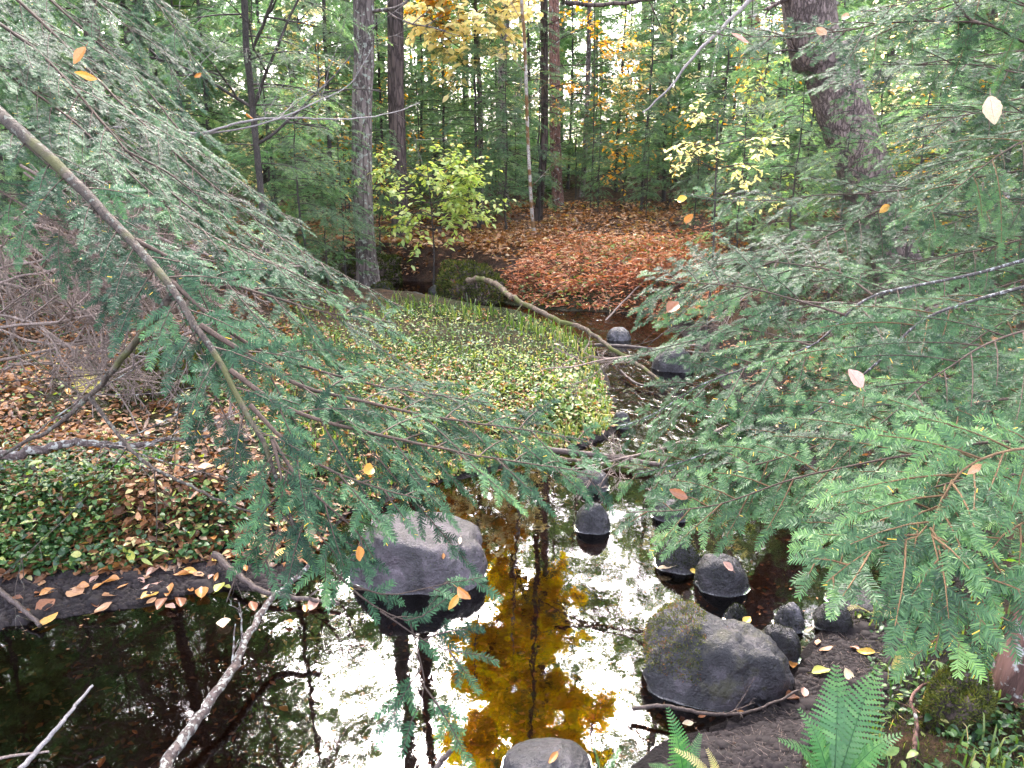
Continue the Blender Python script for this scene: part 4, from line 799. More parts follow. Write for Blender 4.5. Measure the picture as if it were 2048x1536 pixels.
rock('stone', 1304, 1372, 998, 1044, M['rock_dark'], 'dark stone just under the tip of a right hemlock bough', 12, 4, rough=.1)
rock('boulder', 1002, 1185, 1490, 1585, M['rock_dark'], 'dark rounded boulder with one orange leaf at the bottom edge', 13, 5, rough=.06, dr=.7)
rock('stone', 1306, 1388, 688, 745, M['rock_dark'], 'pointed grey stone in the riffle below the fallen log', 14, 4, power=1.7, rough=.1)
rock('stone', 1214, 1262, 654, 682, M['rock_grey'], 'flat grey stone in the water right behind the log', 15, 3, rough=.1)
rock('stone', 1224, 1260, 824, 858, M['rock_dark'], 'small black stone at the corner of the grassy bank', 16, 4, rough=.1)
for i, (a, b, c, d, w) in enumerate([(800, 852, 583, 612, 'leftmost'), (858, 900, 570, 592, 'middle'), (740, 792, 566, 594, 'mossy')]):
    r = rock('stone', a, b, c, d, M['rock_dark'], '%s dark stone in the shaded upstream channel' % w, 30+i, 3, rough=.14, group='stones upstream')
    if w == 'mossy': fuzz(r, 'moss', M['moss'], 2500, lambda P, N: .8*(P[:, 2] > .03), .03, .008, 9, (.4, .2))
for i, o in enumerate([o for o in SC.objects if o.name.split('.')[0] == 'stone' and o.type == 'MESH' and not o.children and 'dark' in o['label']][:9]):
    fuzz(o, 'algae', M['moss'], 5200, lambda P, N: .56*(P[:, 2] > .012), .007, .0022, 60+i, (.10, .12))
def mound(name, px, py, rx, ry, rz, label, seed, n, tint=(.45, .2), L=.03, W=.008, cat='stump'):
    import bmesh
    p = gnd(np.array(float(px)), np.array(float(py))); bm = bmesh.new(); bmesh.ops.create_icosphere(bm, subdivisions=4, radius=1); o3 = Vector((seed*2.3, seed, seed*.4))
    for v in bm.verts:
        k = 1+.35*mnoise.noise(v.co*1.3+o3)+.2*mnoise.noise(v.co*3.2+o3)+.08*mnoise.noise(v.co*8+o3); v.co = Vector((v.co.x*rx*k, v.co.y*ry*k, v.co.z*rz*k))
    me = bpy.data.meshes.new(name); bm.to_mesh(me); bm.free(); me.materials.append(M['bark_brown'])
    for q in me.polygons: q.use_smooth = True
    o = bpy.data.objects.new(name, me); COL.objects.link(o); o.location = (p[0], p[1], p[2]+rz*.15); tag(o, label, cat)
    fuzz(o, 'moss', M['moss'], n, lambda P, N: .75*(P[:, 2] > -rz*.4)*(N[:, 2] > -.3), L, W, seed, tint); return o
mound('mossy_stump', 330, 775, .20, .18, .24, 'mossy brown stump among the twigs on the left bank', 3, 15000)
mound('mossy_stump', 412, 742, .12, .10, .12, 'smaller mossy hump right of the mossy stump on the left bank', 5, 7000)
mound('mossy_stump', 1915, 1440, .085, .08, .13, 'mossy knob beside the ferns at the lower right', 7, 14000, L=.014, W=.004, tint=(.5, .15))
mound('mossy_hummock', 945, 606, .40, .32, .40, 'mossy hummock carrying the upper end of the fallen log', 8, 16000, L=.05, W=.012, cat='hummock')
mound('mossy_hummock', 715, 552, .55, .4, .30, 'mossy root hump at the foot of the thick grey-brown trunk', 9, 12000, L=.05, W=.014, tint=(.3, .15), cat='hummock')

# the water climbs a few millimetres up every stone: a curved rim of water round each
mb = MB()
for o in [o for o in SC.objects if o.name.split('.')[0] in ('boulder', 'stone') and o.type == 'MESH']:
    V = np.array([v.co for v in o.data.vertices]); E = np.array([e.vertices[:] for e in o.data.edges]); za, zb = V[E[:, 0], 2], V[E[:, 1], 2]; k = (za > 0) != (zb > 0)
    if k.sum() < 12: continue
    t = (za[k]/(za[k]-zb[k]))[:, None]; P = V[E[k, 0]]*(1-t)+V[E[k, 1]]*t; c = P.mean(0); an = np.arctan2(P[:, 1]-c[1], P[:, 0]-c[0]); r = np.hypot(P[:, 0]-c[0], P[:, 1]-c[1])
    th = np.linspace(-math.pi, math.pi, 97)[:-1]; rr = np.interp(th, np.sort(an), r[np.argsort(an)], period=2*math.pi); m = np.array(Matrix.Rotation(o.rotation_euler.z, 3, 'Z')); rows = []
    for d, z in ((-.002, .0022), (.000, .0014), (.002, .0009), (.004, .0006), (.007, .0004)):
        q = np.stack([c[0]+(rr+d)*np.cos(th), c[1]+(rr+d)*np.sin(th), np.full(96, z)], 1)@m.T+np.array([o.location[0], o.location[1], 0]); rows.append(q)
    V2 = np.stack(rows); i = np.arange(4)[:, None]; j = np.arange(96)[None]; mb.add(V2, np.stack([i*96+j, i*96+(j+1) % 96, (i+1)*96+(j+1) % 96, (i+1)*96+j], -1))
mb.build('meniscus', M['water'], WATER)

# ------------------------------------------------------------------ logs, sticks and bare boughs
def stick(name, pts, r0, r1, mat, label, cat, plane=None, twigs=0, ns=9, group=None, tr=.3, lump=.04, kids=2, seed=1):
    """pts: (px, py, depth) or, with plane given, (px, py, height above the water)"""
    P = np.array([on(x, y, d) if plane else at(x, y, d) for x, y, d in pts]); n = max(10, len(pts)*6); C = spline(P, n); g = np.random.default_rng(seed)
    C = C+g.normal(0, r0*.16, C.shape); root = empty(name, C[0], label, cat, group); w = MB(); tube(w, C, np.linspace(r0, r1, n), ns, .5, 0, lump=lump); part(w, 'wood', mat, root)
    for i in range(twigs):
        k = g.integers(n//6, n-1); t = MB(); e = unit(C[k]-C[k-1]); s = unit(np.cross(e, g.normal(0, 1, 3))+UP*.5); dead_twigs(t, C[k], e*.7+s*.8, tr*g.uniform(.5, 1.2), r1*.4+.0008, 2, g, .3, kids); part(t, 'twig', mat, root)
    return root
stick('fallen_log', [(936, 562, .36), (960, 558, .41), (990, 567, .41), (1018, 590, .42), (1062, 614, .36), (1120, 642, .30), (1180, 664, .24), (1220, 696, .17), (1252, 714, .12), (1292, 742, .07), (1335, 774, .03)], .031, .013, M['log'], 'long curved fallen log lying across the stream bend', 'log', True, 3, 12, tr=.6, seed=4)
stick('fallen_branch', [(315, 1570, .05), (345, 1505, .06), (390, 1448, .07), (432, 1385, .09), (470, 1330, .10), (500, 1262, .13), (540, 1200, .16), (588, 1160, .20), (622, 1128, .24)], .018, .0085, M['stick'], 'lichen-spotted branch lying across the pool in the lower left', 'branch', True, 2, 12, tr=.16, seed=5)
stick('fallen_branch', [(35, 1545, .03), (80, 1496, .05), (118, 1452, .08), (160, 1400, .11), (186, 1370, .13)], .0085, .004, M['dead_pale'], 'thin bare stick poking out of the water at the bottom left', 'branch', True, 0, 7, seed=6)
stick('fallen_branch', [(-30, 1522, .02), (20, 1512, .03), (60, 1508, .04), (98, 1502, .04)], .005, .003, M['dead'], 'short thin stick crossing the bare stick at the bottom left corner', 'branch', True, 0, 6, seed=7)
stick('fallen_branch', [(862, 1560, .01), (880, 1525, .04), (895, 1508, .06), (903, 1502, .07)], .009, .007, M['drift'], 'stubby black wet stick at the bottom edge beside the round boulder', 'branch', True, 0, 8, seed=8)
stick('fallen_branch', [(-20, 1170, .06), (30, 1205, .05), (70, 1240, .03), (80, 1252, .02)], .012, .008, M['drift'], 'dark wet branch sliding off the left mud bank into the pool', 'branch', True, 0, 8, seed=9)
stick('fallen_branch', [(430, 1108, .08), (470, 1145, .06), (520, 1180, .04), (580, 1192, .03), (680, 1208, .02)], .016, .007, M['drift'], 'dark wet branch along the waterline under the left boughs', 'branch', True, 3, 8, tr=.3, seed=10)
stick('driftwood_pole', [(1075, 898, .04), (1150, 905, .05), (1230, 915, .05), (1320, 930, .04)], .020, .013, M['drift'], 'straight weathered pole at the head of the pool', 'pole', True, 0, 8, seed=11)
stick('driftwood_pole', [(1090, 912, .02), (1180, 925, .03), (1300, 938, .03)], .012, .009, M['log'], 'thinner pale pole lying along the weathered pole', 'pole', True, 0, 8, seed=12)
stick('fallen_branch', [(1240, 742, .03), (1275, 768, .03), (1330, 772, .04)], .012, .008, M['drift'], 'dark snag in the riffle under the log tip', 'branch', True, 3, 7, tr=.4, seed=13)
stick('fallen_branch', [(1190, 690, .05), (1260, 694, .05), (1370, 704, .06), (1440, 708, .10)], .018, .010, M['drift'], 'dark waterlogged branch lodged behind the fallen log', 'branch', True, 6, 8, tr=.8, seed=14)
stick('fallen_branch', [(1265, 1418, .03), (1330, 1412, .05), (1420, 1428, .04), (1490, 1425, .05), (1560, 1400, .07), (1595, 1380, .10)], .007, .004, M['drift'], 'thin brown root lying along the front of the mossy boulder', 'branch', True, 3, 6, tr=.12, seed=15)
stick('fallen_branch', [(1828, 1520, .28), (1832, 1440, .28), (1822, 1395, .28), (1850, 1370, .30), (1880, 1355, .32)], .006, .004, M['bark_red'], 'crooked reddish stick standing between fern and mossy knob', 'branch', True, 2, 6, tr=.1, seed=16)
stick('fallen_branch', [(1195, 660, 8.0), (1240, 610, 8.3), (1290, 560, 8.6), (1330, 520, 9.0)], .012, .005, M['dead'], 'bare grey stick leaning up out of the stream behind the log', 'branch', None, 4, 6, tr=.6, seed=32)
stick('fallen_branch', [(1160, 640, 8.6), (1200, 560, 9.0), (1270, 500, 9.4)], .009, .004, M['dead'], 'thin bare stick standing in the bracken left of the other bare stick', 'branch', None, 4, 6, tr=.5, seed=33)
stick('bare_branch', [(-60, 915, 1.75), (0, 912, 1.75), (80, 898, 1.76), (150, 884, 1.78), (260, 892, 1.8), (340, 880, 1.83), (420, 872, 1.86)], .0125, .004, M['stick'], 'pale grey bare branch reaching in at the left edge above the green bank', 'branch', None, 6, 10, tr=.45, seed=17, kids=3)
stick('bare_branch', [(350, 585, 1.53), (290, 660, 1.56), (240, 722, 1.6), (180, 790, 1.64), (115, 850, 1.68), (40, 890, 1.7), (-30, 930, 1.72)], .0085, .003, M['bough'], 'dead branch slanting down to the left from the mossy bough', 'branch', None, 5, 8, tr=.4, seed=18, kids=3)
stick('bare_branch', [(178, 792, 1.64), (230, 860, 1.6), (290, 925, 1.56), (360, 962, 1.52), (450, 1005, 1.48), (520, 1030, 1.46)], .005, .002, M['bough'], 'thin dark branch crossing above the leafy left bank', 'branch', None, 4, 6, tr=.3, seed=19, kids=3)
stick('bare_branch', [(-60, 302, 3.0), (0, 294, 3.0), (140, 266, 3.05), (280, 254, 3.1), (400, 266, 3.15), (500, 240, 3.2), (600, 236, 3.3), (700, 238, 3.4), (790, 224, 3.5), (840, 205, 3.5)], .0085, .002, M['dead_pale'], 'long pale bare branch reaching across from the left in front of the trunks', 'branch', None, 7, 7, tr=.75, seed=20, kids=3)
stick('bare_branch', [(380, 272, 3.15), (480, 258, 3.2), (560, 236, 3.2), (640, 200, 3.25), (700, 168, 3.3), (745, 95, 3.3)], .005, .0015, M['dead_pale'], 'thinner pale bare twig forking upwards from the long pale branch', 'branch', None, 4, 6, tr=.5, seed=21, kids=3)
stick('bare_branch', [(1520, -20, 4.0), (1440, 60, 4.0), (1390, 110, 4.0), (1340, 175, 4.0), (1285, 225, 4.0)], .012, .004, M['dead_pale'], 'bare grey branch slanting down left of the furrowed trunk', 'branch', None, 3, 7, tr=.5, seed=22)
stick('bare_branch', [(1130, 4, 6), (1200, 10, 6), (1290, 0, 6), (1360, -15, 6), (1440, -50, 6)], .018, .010, M['bark_brown'], 'dark curved branch at the top edge right of centre', 'branch', None, 3, 7, tr=.6, seed=23)
stick('bare_branch', [(1790, 690, 2.9), (1850, 740, 2.85), (1900, 790, 2.8)], .015, .008, M['stick'], 'grey broken branch behind the right boughs', 'branch', None, 3, 8, tr=.4, seed=24)
stick('bare_branch', [(1935, 790, 2.9), (1940, 700, 2.9), (1955, 640, 2.95)], .028, .022, M['bark_grey'], 'short grey stub standing behind the right boughs', 'branch', None, 1, 9, tr=.3, seed=25)
# tangles of dead hemlock twigs
DT = [(-40, 560, 3.2, .9, (1, .1, .05)), (60, 480, 3.4, 1.0, (.9, .2, -.1)), (-60, 650, 3.0, .95, (1, .1, .05)), (150, 600, 3.6, .7, (.6, -.3, .3)), (230, 420, 3.0, .8, (.6, -.1, -.6)), (40, 330, 3.2, 1.0, (.7, .1, -.5)), (-40, 420, 3.4, 1.1, (.9, .2, -.1)), (160, 690, 3.8, .9, (-.8, .1, .2)), (0, 720, 3.4, .8, (.9, .2, .25)), (330, 330, 3.6, .7, (-.3, .1, -.8)), (440, 640, 3.0, .6, (-.6, -.1, -.3))]
DL = ['lowest of the dead twig tangles at the left edge', 'brown dead twig tangle under the mossy bough', 'dense dead twigs at the left edge over the leaf litter', 'dead twigs sticking up left of the mossy stump', 'dead twigs hanging under the middle of the mossy bough', 'dead twigs behind the upper end of the mossy bough', 'long dead twigs from the left edge below the mossy bough', 'dead twigs lying low in front of the shaded dark trunk', 'dead twigs near the ground at the far left', 'fine dead twigs hanging in the upper left boughs', 'dead twigs just right of the mossy stump']
for i, ((px, py, dp, ln, d), lab) in enumerate(zip(DT, DL)):
    b = at(px, py, dp); root = empty('dead_branch', b, lab, 'branch', 'dead twig tangles on the left'); w = MB(); dead_twigs(w, b, d, ln, .007, 3, np.random.default_rng(40+i), .55, 6)
    for q in range(2): dead_twigs(w, b+np.array([rg.gauss(0, .05), rg.gauss(0, .05), rg.gauss(0, .05)]), np.array(d)+np.array([rg.gauss(0, .3), rg.gauss(0, .3), rg.gauss(0, .3)]), ln*rg.uniform(.7, 1), .006, 3, np.random.default_rng(140+i*3+q), .6, 6)
    part(w, 'twigs', M['dead'], root)
for i, (px, py, dp, ln, d, lab) in enumerate([(1950, 600, 2.8, .7, (-.9, 0, -.2), 'dead twigs behind the lichen-spotted right boughs'), (1990, 470, 3.2, .8, (-.8, 0, -.5), 'dead twigs below the black bough at the right edge'), (1580, 480, 4.6, .9, (-.3, 0, -.7), 'dead twigs at the foot of the furrowed trunk'), (1400, 690, 3.6, .8, (-.8, .1, .1), 'grey dead twigs over the riffle by the log'), (1480, 840, 2.6, .6, (-.7, -.1, -.3), 'dead twigs under the right boughs above the pool')]):
    b = at(px, py, dp); root = empty('dead_branch', b, lab, 'branch', 'dead twig tangles on the right'); w = MB(); dead_twigs(w, b, d, ln, .006, 4, np.random.default_rng(70+i), .4, 4); part(w, 'twigs', M['dead'], root)

# ------------------------------------------------------------------ ferns
def fern(px, py, fr, label, mat, cat='fern', z=None, seed=1):
    """fr: fronds as (tip px, tip py, tip height over base, width factor)"""
    b = gnd(np.array(float(px)), np.array(float(py))); root = empty('fern', b, label, cat); g = np.random.default_rng(seed)
    for tx, ty, hz, wf in fr:
        tip = on(tx, ty, b[2]+hz); m = 26; mid = b*.45+tip*.55+UP*.30*np.linalg.norm(tip-b)*.5; C = spline([b, mid, tip], m); L = np.linalg.norm(np.diff(C, axis=0), axis=1).sum()
        T = unit(np.gradient(C, axis=0)); W = MB(); tube(W, C, np.linspace(.0018, .0004, m), 4, .2, 0); S = unit(np.cross(T, UP)); N = np.cross(S, T)
        for i in np.arange(2, m-.01, 1.05):
            u = i/m; k = min(m-1, int(i)); k1 = min(m-1, k+1); c0 = C[k]+(C[k1]-C[k])*(i-k); pl = L*.29*wf*(min(1, .55+u*2.0) if u < .28 else (1-((u-.28)/.72)**1.25))+.004
            for sd in (-1, 1):
                d = unit(S[k]*sd+T[k]*(.30+.35*u)+N[k]*g.normal(.10, .06)); s2 = unit(np.cross(d, N[k]))*sd; q = max(4, int(pl/.0072)); v = np.repeat(np.arange(q+1)/q, 2)[1:]; hw = .0085*wf*min(1, pl/.05+.25)
                wv = hw*(1-v)**.55*np.where(np.arange(len(v)) % 2 == 0, 1.0, .42); c = c0+d*(v*pl)[:, None]-UP*(.16*v*v*pl)[:, None]; sh = d*(.004*np.where(np.arange(len(v)) % 2 == 0, 1, 0))[:, None]
                A = c+s2*wv[:, None]+sh-N[k]*(wv*.12)[:, None]; B = c-s2*wv[:, None]+sh-N[k]*(wv*.12)[:, None]; V = np.concatenate([A, c, B]); n_ = len(v); qd = [[a, a+1, n_+a+1, n_+a] for a in range(n_-1)]+[[n_+a, n_+a+1, 2*n_+a+1, 2*n_+a] for a in range(n_-1)]
                W.add(V, qd, np.clip(g.normal(.5, .14)+.15*u, 0, 1))
        part(W, 'frond', mat, root)
    return root
fern(1668, 1585, [(1672, 1334, .22, 1.0), (1757, 1340, .24, .95), (1560, 1480, .14, .8), (1800, 1470, .16, .85), (1600, 1420, .16, .75)], 'largest bright green fern at the bottom right', M['fern'], seed=1)
fern(1372, 1575, [(1336, 1418, .18, .75), (1300, 1530, .08, .6), (1400, 1470, .12, .6)], 'small green fern at the bottom edge, right of the round boulder', M['fern'], seed=2)
fern(1205, 1580, [(1186, 1496, .14, .7), (1240, 1500, .12, .6)], 'fern tip just rising over the bottom edge near the round boulder', M['fern'], seed=3)
fern(1440, 1590, [(1352, 1500, .10, .6), (1415, 1500, .10, .55)], 'fading yellowish fern between the small green ferns', M['fern_pale'], seed=4)
fern(1790, 1345, [(1842, 1300, .06, .55), (1800, 1300, .07, .5)], 'tiny pale fern left of the crooked stick', M['fern_pale'], seed=5)
fern(1740, 1225, [(1690, 1222, .05, .5), (1790, 1238, .05, .5)], 'pale fern lying on the mud under the bright hemlock tips', M['fern_pale'], seed=6)
fern(180, 790, [(160, 728, .25, .8), (172, 735, .22, .7)], 'lone pale fern on the left bank beside the mossy stump', M['fern_pale'], seed=7)

# ------------------------------------------------------------------ ground cover
def px_scatter(poly, n, g):
    xs = [p[0] for p in poly]; ys = [p[1] for p in poly]; X_, Y_ = [], []
    while len(X_) < n:
        x = g.uniform(min(xs), max(xs), n); y = g.uniform(min(ys), max(ys), n); k = in_poly(x, y, poly); X_ += list(x[k]); Y_ += list(y[k])
    P = gnd(np.array(X_[:n]), np.array(Y_[:n])); sd = sdist(P[:, 0], P[:, 1]); return P[sd > .02], sd[sd > .02]
ISLAND = [(460, 790), (520, 650), (600, 612), (700, 606), (760, 606), (860, 606), (940, 615), (1090, 640), (1195, 705), (1240, 850), (1120, 905), (900, 965), (740, 1010), (560, 960)]
LEFTB = [(-300, 760), (280, 700), (520, 780), (760, 1000), (600, 1130), (430, 1125), (200, 1150), (0, 1160), (-300, 1180)]
FARB = [(985, 590), (1020, 555), (1080, 500), (1200, 480), (1440, 490), (1440, 650), (1330, 640), (1290, 626), (1200, 619), (1100, 615), (1030, 606)]
FLOORF = [(560, 560), (760, 500), (1000, 450), (1180, 425), (1500, 425), (1500, 520), (1080, 520), (960, 560), (760, 570)]
FLOORL = [(-300, 560), (300, 520), (680, 500), (700, 600), (480, 760), (280, 740), (-300, 800)]
FLOORR = [(1380, 500), (1700, 470), (2300, 470), (2300, 1200), (1800, 1180), (1640, 940), (1480, 790), (1400, 640)]
NEARR = [(1700, 1230), (1850, 1180), (2250, 1150), (2300, 1600), (1560, 1600), (1640, 1520), (1760, 1420)]
g = np.random.default_rng(21)
def herb(poly, n, L, hmax, ti, mat, name, label, fine=False, ar=.62, flat=.35, clump=0, seed=0, stems=False, keep=None, kind='stuff', cat='ground cover'):
    P, sd = px_scatter(poly, n, g)
    if clump:
        k = vnoise(P[:, 0], P[:, 1], clump, 50+seed)+.25*vnoise(P[:, 0], P[:, 1], clump*3, 51+seed) > g.uniform(-.22, .2, len(P)); P, sd = P[k], sd[k]
    m = len(P); hgt = g.random(m)**1.5*hmax*np.clip(sd/.3, .15, 1)*np.clip(1+1.8*vnoise(P[:, 0], P[:, 1], 1.9, 33), .15, 2); Q = P+UP*hgt[:, None]+UP*.006
    D = rand_dir(m, -.35, .25); N = unit(UP+g.normal(0, flat, (m, 3))); t = np.clip(g.normal(*ti, m)+.35*vnoise(P[:, 0], P[:, 1], 1.7, 60+seed), 0, 1)
    mb = MB(); fk = {'curl': g.uniform(-.25, .6, m)} if fine else {'fold': g.uniform(-.2, .7, m)}; (leaves_fine if fine else leaves)(mb, Q, D, N, L*np.clip(g.lognormal(-.12, .38, m), .35, 2), L*ar*np.clip(g.lognormal(-.15, .35, m), .4, 1.8), t, **fk)
    if stems: k = hgt > hmax*.25; sticks(mb, P[k], Q[k], .0009, .0007, .1)
    return tag(mb.build(name, mat), label, cat, kind=kind)
def grass(poly, n, L, name, label, seed=0, clump=2.0, ti=(.5, .22)):
    P, sd = px_scatter(poly, n, g); k = vnoise(P[:, 0], P[:, 1], clump, 80+seed) > g.uniform(-.4, .2, len(P)); P = P[k]; m = len(P)
    a = rand_dir(m, 0, .01); l = L*g.uniform(.4, 1.3, m)[:, None]; bend = g.uniform(.2, .9, m)[:, None]; S = np.cross(a, UP)*(.0022+.004*(P[:, 1:2]/9)); 
    c = [P, P+UP*l*.5+a*l*.12*bend, P+UP*l*.82+a*l*.42*bend, P+UP*l*(1-.35*bend)+a*l*.85*bend]; w = [1, .9, .6, .05]; mb = MB()
    V = np.stack([x for i in range(4) for x in (c[i]-S*w[i], c[i]+S*w[i])], 1); q = np.array([[0, 1, 3, 2], [2, 3, 5, 4], [4, 5, 7, 6]])
    mb.add(V, np.arange(m)[:, None, None]*8+q[None], np.repeat(np.clip(g.normal(*ti, m), 0, 1), 3)); return tag(mb.build(name, M['grass']), label, 'grass', kind='stuff')
grass(ISLAND, 6500, .045, 'grass', 'short grass covering the low bank inside the stream bend', 1, ti=(.5, .28))
grass([(760, 640), (780, 600), (930, 612), (1100, 645), (1200, 710), (1190, 730), (1080, 670), (930, 640)], 420, .15, 'grass', 'longer grass tufts along the far rim of the low bank', 2, 4.0, (.4, .2))
herb(ISLAND, 22000, .027, .05, (.57, .24), M['herb'], 'ground_cover', 'pale green herb leaves on the low bank inside the bend', clump=1.3, seed=1)
herb(ISLAND, 8500, .034, .05, (.48, .27), M['litter'], 'leaf_litter', 'orange and tan leaf litter among the grass of the low bank', clump=1.0, seed=2, flat=.5)
herb([(1100, 770), (1200, 760), (1240, 850), (1150, 880), (1060, 850)], 700, .036, .10, (.66, .16), M['herb'], 'ground_cover', 'light green seedlings at the corner of the low bank', fine=True, seed=3, stems=True)
herb(LEFTB, 15000, .023, .045, (.36, .2), M['herb'], 'ground_cover', 'green creeping leaves on the left bank', fine=True, clump=2.0, seed=4, ar=.85)
herb(LEFTB, 1100, .034, .07, (.80, .14), M['herb'], 'ground_cover', 'pale yellow-green seedling leaves on the left bank', fine=True, clump=2.0, seed=5, stems=True, ar=.6)
herb([(-300, 730), (280, 690), (520, 770), (640, 880), (300, 900), (-300, 920)], 7000, .040, .03, (.36, .27), M['litter'], 'leaf_litter', 'tan and brown leaf litter at the back of the left bank', fine=True, seed=16, flat=.5, clump=1.6)
herb(LEFTB, 6500, .045, .008, (.08, .10), M['litter'], 'leaf_litter', 'matted rotten dark brown leaves on the left bank', fine=True, seed=18, flat=.3)
herb(LEFTB, 3400, .042, .03, (.42, .27), M['litter'], 'leaf_litter', 'brown and orange leaf litter on the left bank', fine=True, clump=1.2, seed=6, flat=.45)
herb(FARB, 9000, .075, .24, (.55, .28), M['bracken'], 'dead_bracken', 'rust-coloured dead bracken on the far bank', seed=7, ar=.22, flat=.9, stems=True)
herb(FARB, 2600, .05, .2, (.6, .2), M['herb'], 'ground_cover', 'few green plants in the dead bracken', seed=8, clump=1.6)
herb(FLOORF, 20000, .062, .04, (.5, .25), M['litter'], 'leaf_litter', 'orange leaf litter under the trees across the stream', seed=9, flat=.5, clump=.35)
herb(FLOORL, 9000, .05, .03, (.14, .2), M['litter'], 'leaf_litter', 'brown leaf litter under the dead twigs on the left', seed=10, flat=.5, clump=.8)
herb([(100, 405), (1750, 405), (1900, 480), (1480, 490), (700, 500), (300, 520)], 24000, .075, .05, (.5, .25), M['litter'], 'leaf_litter', 'orange leaf litter deeper in the forest', seed=19, flat=.5, clump=.3)
herb(FLOORL, 3000, .03, .04, (.3, .2), M['herb'], 'ground_cover', 'dark green moss and herbs under the left boughs', seed=11, clump=1.5)
herb(FLOORR, 9000, .05, .03, (.35, .22), M['litter'], 'leaf_litter', 'brown leaf litter under the right boughs', seed=12, flat=.5, clump=.8)
herb(FLOORR, 4000, .035, .08, (.35, .2), M['herb'], 'ground_cover', 'low green plants under the right boughs', seed=13, clump=1.2)
herb(NEARR, 3000, .017, .03, (.38, .2), M['herb'], 'ground_cover', 'small round leaves on the near right bank', fine=True, seed=14, clump=5, ar=.9)
herb(NEARR, 260, .030, .05, (.4, .2), M['herb'], 'ground_cover', 'larger seedlings on the near right bank', fine=True, seed=15, stems=True)
grass([(1050, 640), (1190, 695), (1245, 850), (1205, 890), (1080, 915), (900, 965), (880, 945), (1060, 890), (1175, 850), (1150, 730), (1030, 660)], 650, .10, 'grass', 'bent grass hanging over the ragged edge of the low bank', 5, 6.0, (.55, .25))
herb([(-300, 890), (300, 890), (500, 1050), (430, 1120), (200, 1145), (0, 1155), (-300, 1180)], 6000, .026, .05, (.30, .2), M['herb'], 'ground_cover', 'dark green creeping leaves along the front of the left bank', fine=True, seed=22, ar=.85, clump=2.5)
grass(NEARR, 420, .075, 'grass', 'thin grass on the near right bank', 3, 6)
P, sd = px_scatter(NEARR, 16000, g); k = vnoise(P[:, 0], P[:, 1], 5, 90) > g.uniform(-.25, .3, len(P)); P = P[k]; mb = MB()
leaves(mb, P, unit(UP+g.normal(0, .7, P.shape)), g.normal(0, 1, P.shape), .012*g.uniform(.5, 1.3, len(P)), .003, np.clip(g.normal(.4, .18, len(P)), 0, 1)); tag(mb.build('moss', M['moss']), 'moss cushions on the near right bank', 'moss', kind='stuff')
P, sd = px_scatter(LEFTB, 30000, g); k = vnoise(P[:, 0], P[:, 1], 3, 91) > g.uniform(-.3, .35, len(P)); P = P[k]; mb = MB()
leaves(mb, P, unit(UP+g.normal(0, .7, P.shape)), g.normal(0, 1, P.shape), .018*g.uniform(.5, 1.3, len(P)), .005, np.clip(g.normal(.35, .18, len(P)), 0, 1)); tag(mb.build('moss', M['moss']), 'moss cushions on the left bank', 'moss', kind='stuff')
# mud clods and bits on the two beaches
MUDL = [(-200, 1175), (200, 1140), (430, 1110), (600, 1160), (560, 1200), (380, 1200), (0, 1262), (-200, 1280)]; MUDR = [(1600, 1230), (1720, 1190), (1830, 1220), (1800, 1380), (1660, 1420), (1560, 1600), (1240, 1600), (1400, 1470), (1560, 1400)]; MUDC = [(1040, 925), (1140, 890), (1240, 850), (1240, 900), (1120, 925)]
import bmesh
def clods(poly, n, s, label, seed):
    P, sd = px_scatter(poly, n, g); m = len(P); q = np.array([[0, 1, 5, 4], [1, 2, 6, 5], [2, 3, 7, 6], [3, 0, 4, 7], [4, 5, 6, 7]])
    base = np.array([[-1, -1, -.6], [1, -1, -.6], [1, 1, -.6], [-1, 1, -.6], [-.6, -.6, .7], [.6, -.6, .7], [.6, .6, .7], [-.6, .6, .7]]); a = g.uniform(0, 6.28, m); ca, sa = np.cos(a)[:, None], np.sin(a)[:, None]
    V = base[None]*(1+g.normal(0, .22, (m, 8, 3))); V = np.stack([V[..., 0]*ca-V[..., 1]*sa, V[..., 0]*sa+V[..., 1]*ca, V[..., 2]], -1)*(s*g.lognormal(-.15, .6, m))[:, None, None]*np.array([1, .8, .6]); V = V+P[:, None]
    mb = MB(); mb.add(V, np.arange(m)[:, None, None]*8+q[None]); tag(mb.build('mud_crumbs', M['mudbit'], smooth=True), label, 'mud', kind='stuff')
M['mudbit'] = bark_mat('wet_mud_crumbs', (.005, .0035, .0035), (.024, .017, .017), 60, 1, .3, dist=.002, rough=.85)
clods(MUDL, 12000, .0058, 'wet dark mud crumbs on the left beach', 1); clods(MUDR, 11000, .0052, 'wet dark mud crumbs on the right beach', 2); clods(MUDC, 2500, .006, 'wet dark mud crumbs at the head of the pool', 3)
P, sd = px_scatter(MUDR+[], 1100, g); d = rand_dir(len(P), -.05, .12); mb = MB(); sticks(mb, P+UP*.003, P+UP*.004+d*g.uniform(.01, .045, len(P))[:, None], .0007, .0004); tag(mb.build('twig_litter', M['dead']), 'fine twig bits on the right beach', 'twigs', kind='stuff')
# stream bed pebbles and sunken bits
P = on(g.uniform(-300, 1800, 5200), g.uniform(960, 1600, 5200)); hh, sd_, _, _ = height(P[:, 0], P[:, 1], True); P[:, 2] = hh; k = (sd_ < -.05); P = P[k]
mb = MB(); leaves(mb, P+UP*.006, rand_dir(len(P)), unit(UP+g.normal(0, .4, P.shape)), .03*g.uniform(.3, 1.4, len(P)), .016*g.uniform(.5, 1.3, len(P)), np.clip(g.normal(.12, .15, len(P)), 0, 1)); tag(mb.build('sunken_litter', M['litter']), 'sunken brown leaf bits on the stream bed', 'leaf litter', kind='stuff')

